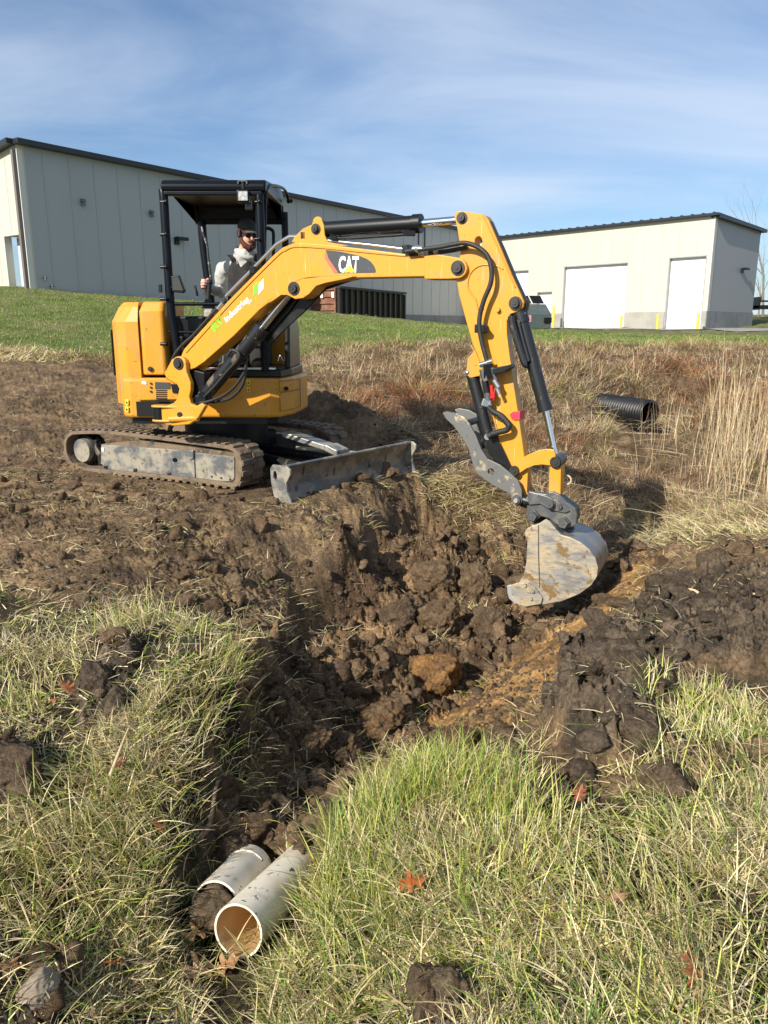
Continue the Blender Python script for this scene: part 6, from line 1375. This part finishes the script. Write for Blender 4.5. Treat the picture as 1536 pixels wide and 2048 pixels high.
# ================================================================== CLODS, STONES, PIPES, LEAVES, STICKS
def lump_mesh(name, r, seed, colr, colr2, sub=5, crag=.32, grain=.10):
    bm = bmesh.new(); bmesh.ops.create_icosphere(bm, subdivisions=sub, radius=1); P = np.array([v.co[:] for v in bm.verts])
    a, b, c_ = P.T
    rg = lambda u, v, s_: 1 - 2.4 * np.abs(noise2(u, v, s_))
    d = 1 + .11 * (rg(a * 2.1 + seed, b * 2.1 + c_ * 1.7, seed + 11) + rg(c_ * 2.3, a * 2.2 - b * 1.3, seed + 12)) * .6 + .05 * (rg(a * 5.5 + c_ * 3, b * 5.5 - c_ * 4, seed + 13) + rg(c_ * 6, a * 5 + b * 4, seed + 14)) + crag * (noise2(a * 1.3 + seed, b * 1.3 + c_ * .9, seed) + noise2(b * 1.4 - seed, c_ * 1.4 + a * .7, seed + 1)) + grain * 1.4 * (noise2(a * 4 + c_ * 2, b * 4 - c_ * 3, seed + 2) + noise2(c_ * 4.3 + seed, a * 4 - b * 2, seed + 5)) + grain * .9 * (noise2(a * 10 + c_ * 6, b * 10 - c_ * 5, seed + 3) + noise2(c_ * 9, a * 9 + b * 5, seed + 4)) + grain * .5 * (noise2(a * 22 + c_ * 9, b * 22 - c_ * 9, seed + 6) + noise2(c_ * 21 + b * 8, a * 20, seed + 7))
    rs = np.random.default_rng(seed); NN = rs.normal(size=(15, 3)); NN /= np.linalg.norm(NN, axis=1)[:, None]; DD = rs.uniform(.72, 1.05, 15)
    dt = P @ NN.T; rad_ = np.min(np.where(dt > .12, DD[None] / np.maximum(dt, .12), 9), axis=1); rad_ = np.minimum(rad_, 1.35)
    d = rad_ ** .7 * (1 + (d - 1) * .85)
    P2 = P * d[:, None] * np.array(r)
    for v, p in zip(bm.verts, P2): v.co = p
    me = bpy.data.meshes.new(name); bm.to_mesh(me); bm.free()
    me.polygons.foreach_set('use_smooth', np.ones(len(me.polygons), bool))
    t = np.clip(.5 + 1.3 * noise2(a * 2 + 5, b * 2 + c_ * 2, seed + 9), 0, 1)[:, None]; vcol(me, np.array(colr) * (1 - t) + np.array(colr2) * t); me.materials.append(m_crumb); return me
BR, BR2, OR, OR2, DK, DK2, PL, PL2 = (.13, .088, .053), (.22, .152, .090), (.32, .175, .065), (.19, .115, .058), (.082, .062, .046), (.16, .118, .08), (.22, .17, .11), (.15, .11, .07)
# picture place, half size in metres, colours, and what tells it apart
cl = [(945, 1125, .15, BR, BR2, 'large brown clod standing at the back of the pit, upper right of the clod pile', 1.2), (870, 1125, .13, BR2, BR, 'brown clod leaning in the pit just left of the largest one', 1), (985, 1225, .13, DK2, BR, 'shaggy clod with roots touching the left tip of the bucket', 1.2), (1030, 1150, .08, BR, BR2, 'clod wedged beside the bucket edge', 1),
      (865, 1300, .15, OR, OR2, 'orange-stained clay clod in the middle of the pit', 1), (760, 1390, .12, BR2, OR2, 'smooth tan-brown clod below the orange one', 1), (800, 1190, .12, DK2, BR, 'dark clod on the left side of the pile below the bank', 1), (880, 1210, .14, BR, BR2, 'clod in the centre of the pile between bucket and bank', 1), (700, 1290, .09, BR, BR2, 'clod half sunk in the shaded bank', .8),
      (620, 1430, .08, BR2, BR, 'pale clod at the foot of the left bank', .9), (690, 1440, .09, BR, BR2, 'clod low in the pit left of the clay slope', .9), (830, 1450, .10, BR2, BR, 'clod at the lower end of the clay slope', .8), (750, 1490, .09, BR, DK2, 'clod above the grass mound at the pit bottom', .8), (920, 1490, .10, BR, OR2, 'reddish brown clod at the lip above the grass mound', .7),
      (470, 1640, .13, PL, PL2, 'big pale crumbly clod right above the white pipes', 1.15), (560, 1600, .07, PL2, DK2, 'small clod in the trench right of the big pale one', .9), (580, 1720, .05, PL, PL2, 'small tan lump between the two white pipes', .9), (330, 1900, .055, DK, DK2, 'small dark clod left of the open pipe', .9),
      (1275, 1500, .09, DK, DK2, 'tall dark clod at the lower edge of the dark heap', 1.2), (1110, 1590, .075, DK, DK2, 'dark clod lying on the grass mound', .8), (1165, 1570, .05, DK2, DK, 'smaller dark clod right of the one on the mound', .8), (1330, 1580, .08, BR, DK2, 'brown clod at the edge of the right-hand grass', .9), (1240, 1400, .09, DK, DK2, 'black clod in the middle of the dark heap', .9),
      (15, 1570, .13, DK2, BR, 'broad dark clod cut by the left picture edge', .5), (200, 1370, .085, DK, DK2, 'dark crumbly clod among the grass at left', 1.0), (232, 1410, .06, DK2, DK, 'smaller dark clod beside the crumbly one at left', 1), (900, 2010, .045, PL, PL2, 'grey-brown lump near the bottom edge of the picture', 1.2), (850, 2020, .04, PL2, BR, 'lump beside the grey-brown one at the bottom edge', 1.4),
      (470, 1180, .05, BR2, PL, 'lone clod at the edge of the tracked ground', .9), (540, 1165, .05, BR, BR2, 'clod near the pit edge beside a dry leaf', .9), (400, 985, .06, BR, BR2, 'clod squeezed out below the near track', .9), (350, 1000, .05, DK2, BR, 'dark clod in front of the near track', .8), (690, 970, .08, BR, BR2, 'clod pushed up before the dozer blade', .9), (770, 985, .09, BR2, BR, 'clod in the heap right of the blade corner', .9),
      (150, 985, .05, DK2, BR, 'small clod left of the track marks', .8), (1420, 1150, .09, BR, DK2, 'clod on top of the right-hand bank', .8), (1480, 1110, .07, BR, BR2, 'clod near the right end of the bank top', .8), (1350, 1200, .08, DK2, DK, 'dark clod where the clay meets the dark heap', .8)]
for i, (px, py, s, c1, c2, lab, zf_) in enumerate(cl):
    gx, gy = gpt(px, py + s * 400 / max(gpt(px, py)[1], 1)); me = lump_mesh('soil_clod', (s * rng.uniform(.9, 1.15), s * rng.uniform(.85, 1.1), s * zf_ * .9), i * 7 + 3, c1, c2, 5 if s > .07 else 4)
    o = bpy.data.objects.new('soil_clod', me); col.objects.link(o); o.location = (gx, gy, float(ground_z(gx, gy)) + s * .25); o.rotation_euler = (rng.uniform(-.4, .4), rng.uniform(-.4, .4), rng.uniform(0, 6)); tag(o, lab, 'clod', 'loose clods of earth')
m_stone = mat('stone', (.22, .175, .125), .85, 0, [(6, 8, .45, .65, (.20, .17, .13)), (20, 6, .6, .7, (.42, .38, .30))], (12, .5, .02))
for px, py, r_, lab, sd_ in ((85, 2030, (.052, .036, .030), 'angular tan stone beside an oak leaf in the lower left corner', 3), (1030, 1000, (.0, 0, 0), '', 0)):
    if not lab: continue
    me = lump_mesh('stone', r_, 41, (.26, .20, .14), (.16, .12, .085), 5, .10, .03); me.materials.clear(); me.materials.append(m_stone); o = bpy.data.objects.new('stone', me); col.objects.link(o)
    g = gpt(px, py); o.location = (g[0], g[1], float(ground_z(*g)) + .045); o.rotation_euler = (.2, -.15, .9); tag(o, lab, 'stone')
# corrugated drain pipe in the far ditch
m_cor = mat('corrugated_black_plastic', (.008, .009, .011), .5, 0, [(8, 5, .6, .75, (.06, .055, .05))])
q1 = atC(1299, 826, 12.4); q0 = atC(1220, 814, 13.3); ax = (q1 - q0).normalized(); q0 = q1 - ax * 1.9
pth, rad = [], []; Lp = (q1 - q0).length; N_ = int(Lp / .062)
for i in range(N_):
    for f, r_ in ((0, .178), (.15, .214), (.62, .214), (.78, .178)): pth.append(q0 + ax * ((i + f) / N_ * Lp)); rad.append(r_)
mb = MB(); mb.tube(pth, rad, 30, 0, False); mb.tube([q1, q1 - ax * 1.6], [.168, .168], 30, 0, False)
A_, B_ = [], []
ref = ax.orthogonal().normalized(); bb = ax.cross(ref)
for j in range(30): a = 2 * math.pi * j / 30; d = ref * math.cos(a) + bb * math.sin(a); A_.append(q1 + d * .168); B_.append(pth[-1] + d * .178)
mb.add(A_ + B_, [[j, (j + 1) % 30, 30 + (j + 1) % 30, 30 + j] for j in range(30)]); mb.add([q1 - ax * 1.55 + (p - q1) for p in A_], [list(range(30))])
tag(mb.build('drain_pipe', m_cor), 'black corrugated drain pipe sticking out of the dead grass bank', 'pipe')
# white plastic pipes at the end of the trench
m_pvc = mat('white_pvc', (.80, .73, .58), .4, 0, [(5, 8, .46, .68, (.56, .46, .30), None, .85), (30, 7, .62, .66, (.06, .045, .03)), (14, 8, .6, .72, (.30, .23, .15), (1, 1, 2), .9)])
m_pvci = mat('pvc_inside', (.56, .37, .17), .4, 0, [(9, 6, .62, .7, (.72, .60, .40))])
def pipe(p, q, r_, lab, open_=True, mats=(m_pvc, m_pvci)):
    ax = (q - p).normalized(); mb = MB(); n = 40; ref = ax.orthogonal().normalized(); bb = ax.cross(ref); ring_ = [ref * math.cos(2 * math.pi * j / n) + bb * math.sin(2 * math.pi * j / n) for j in range(n)]
    ri = r_ - .007; Lq = (q - p).length
    V = [p + d * r_ for d in ring_] + [q + d * r_ for d in ring_] + [p + d * ri for d in ring_] + [p + ax * .22 + d * ri for d in ring_]; F_ = []
    mb.add(V[:2 * n], [[j, n + j, n + (j + 1) % n, (j + 1) % n][::-1] for j in range(n)], 0, True)
    mb.add(V[:n] + V[2 * n:3 * n], [[j, (j + 1) % n, n + (j + 1) % n, n + j][::-1] for j in range(n)], 0)
    mb.add(V[2 * n:], [[j, n + j, n + (j + 1) % n, (j + 1) % n] for j in range(n)], 1, True); mb.add(V[3 * n:], [list(range(n))], 1)
    return tag(mb.build('drain_pipe', list(mats)), lab, 'pipe')
pp = atC(476, 1862, 2.42); pq = atC(648, 1690, 3.1)
pipe(pp, pp + (pq - pp) * 1.1, .084, 'white plastic pipe with open tan mouth facing the camera')
pa, pb = atC(430, 1812, 2.62), atC(496, 1740, 2.95)
p2 = pipe(pa, pb + (pb - pa) * .0, .084, 'shorter white plastic pipe with a soil-choked mouth left of the open one')
ax2 = (pb - pa).normalized()
mb = MB(); mb.cyl(pb - ax2 * .04, pb + ax2 * .02, .0885, None, 36); mb.build('pipe_collar', m_pvc, p2, .004)
me = lump_mesh('soil_plug', (.070, .070, .062), 77, PL, BR, 4, .3, .14); o = bpy.data.objects.new('soil_plug', me); col.objects.link(o); o.location = pa - ax2 * .015; tag(o, 'root-matted soil choking the mouth of the shorter white pipe', 'soil')
# oak leaves
m_leaf = vmat('oak_leaf', .55, (), [(60, .8, 1.2)], .3, .25)
lf = [(0, -.5), (.03, -.3), (.10, -.26), (.22, -.30), (.16, -.16), (.09, -.10), (.30, -.06), (.38, .04), (.20, .06), (.10, .10), (.26, .24), (.27, .34), (.12, .28), (.06, .38), (.02, .5)]
lf = lf + [(-a, b) for a, b in lf[::-1][1:-1]]
OL = [(635, 1735, .075, (.30, .10, .03), 'rust-brown oak leaf caught in the grass beside the open pipe'), (820, 1815, .085, (.40, .12, .03), 'bright orange-brown oak leaf on the long grass right of the pipes'), (1375, 2010, .085, (.34, .13, .06), 'curled brown oak leaf at the bottom right'), (395, 1870, .10, (.45, .27, .13), 'pale tan oak leaf hanging below the shorter pipe'), (400, 1945, .11, (.50, .33, .18), 'pale oak leaf lying under the open pipe mouth'),
      (450, 1950, .09, (.40, .22, .10), 'tan oak leaf right under the open pipe'), (235, 1975, .06, (.40, .14, .04), 'small orange leaf in the lower left grass'), (20, 2010, .09, (.48, .24, .10), 'oak leaf in the lower left corner by the stone'), (322, 1695, .06, (.42, .18, .07), 'small leaf in the drooping grass left of the pipes'), (140, 1415, .07, (.34, .13, .05), 'brown leaf beside the dark clod at left'), (1222, 1850, .09, (.46, .26, .14), 'pink-tan leaf upright in the right-hand straw'), (1155, 1635, .06, (.30, .10, .05), 'dark red leaf at the foot of the dark clods'),
      (395, 1168, .06, (.50, .33, .20), 'pale leaf on the bare soil above the left grass'), (240, 1570, .07, (.30, .08, .03), 'red-brown leaf deep in the left grass'), (110, 1440, .05, (.36, .15, .06), 'small brown leaf at the left edge of the grass')]
for i, (px, py, s, c1, lab) in enumerate(OL):
    g = gpt(px, py); rs = random.Random(i); P = [Vector((a * s * 1.2, b * s * 1.4, 0)) for a, b in lf]
    tris = geometry.tessellate_polygon([P]); bm = bmesh.new(); vs = [bm.verts.new(p) for p in P]
    for t in tris: bm.faces.new([vs[k] for k in t])
    bmesh.ops.subdivide_edges(bm, edges=bm.edges[:], cuts=2, use_grid_fill=True)
    for v in bm.verts: x_, y_ = v.co.x / s, v.co.y / s; v.co.z = s * (.45 * x_ * x_ + .16 * y_ * y_ + .05 * math.sin(9 * x_ + i) + .05 * math.cos(8 * y_))
    me = bpy.data.meshes.new('oak_leaf'); bm.to_mesh(me); bm.free(); vcol(me, np.tile(np.array(c1), (len(me.vertices), 1))); me.materials.append(m_leaf)
    o = bpy.data.objects.new('oak_leaf', me); col.objects.link(o); o.location = (g[0], g[1], float(ground_z(*g)) + (.09 if py > 1250 and px not in (400, 450) else .03)); o.rotation_euler = (rs.uniform(.1, .9), rs.uniform(-.5, .5), rs.uniform(0, 6.28)); tag(o, lab, 'leaf', 'fallen oak leaves')
    so_ = o.modifiers.new('s', 'SOLIDIFY'); so_.thickness = .0008
# sticks
def stick_(name, pts, r_, m, lab, cat): 
    P = []
    for px, py, up in pts: g = gpt(px, py); P.append(Vector((g[0], g[1], float(ground_z(*g)) + up)))
    P = bez(P, 5); mb = MB(); mb.tube(P, [r_ * (1 - .5 * i / len(P)) for i in range(len(P))], 8); return tag(mb.build(name, m), lab, cat)
m_twig = mat('grey_brown_twig', (.17, .12, .075), .8, 0, [(12, 6, .5, .65, (.09, .065, .04))], (40, .5, .004))
m_stalk = mat('pale_stalk', (.55, .42, .24), .7, 0, [(10, 6, .5, .7, (.42, .30, .16))])
stick_('branch', [(398, 1665, .08), (418, 1620, .10), (432, 1570, .10), (440, 1530, .08)], .011, m_twig, 'grey-brown branch leaning on the left grass above the pipes', 'branch')
stick_('stalk', [(226, 1612, .12), (246, 1560, .13), (262, 1515, .12)], .007, m_stalk, 'flat pale stalk lying across the left grass', 'stalk')
stick_('stalk', [(1355, 1226, .03), (1385, 1224, .03), (1418, 1222, .03)], .012, m_stalk, 'pale stalk on the dark soil of the right bank', 'stalk')
stick_('stalk', [(1440, 1228, .03), (1470, 1240, .03), (1500, 1258, .03)], .009, m_stalk, 'thin stalk slanting down near the right picture edge', 'stalk')
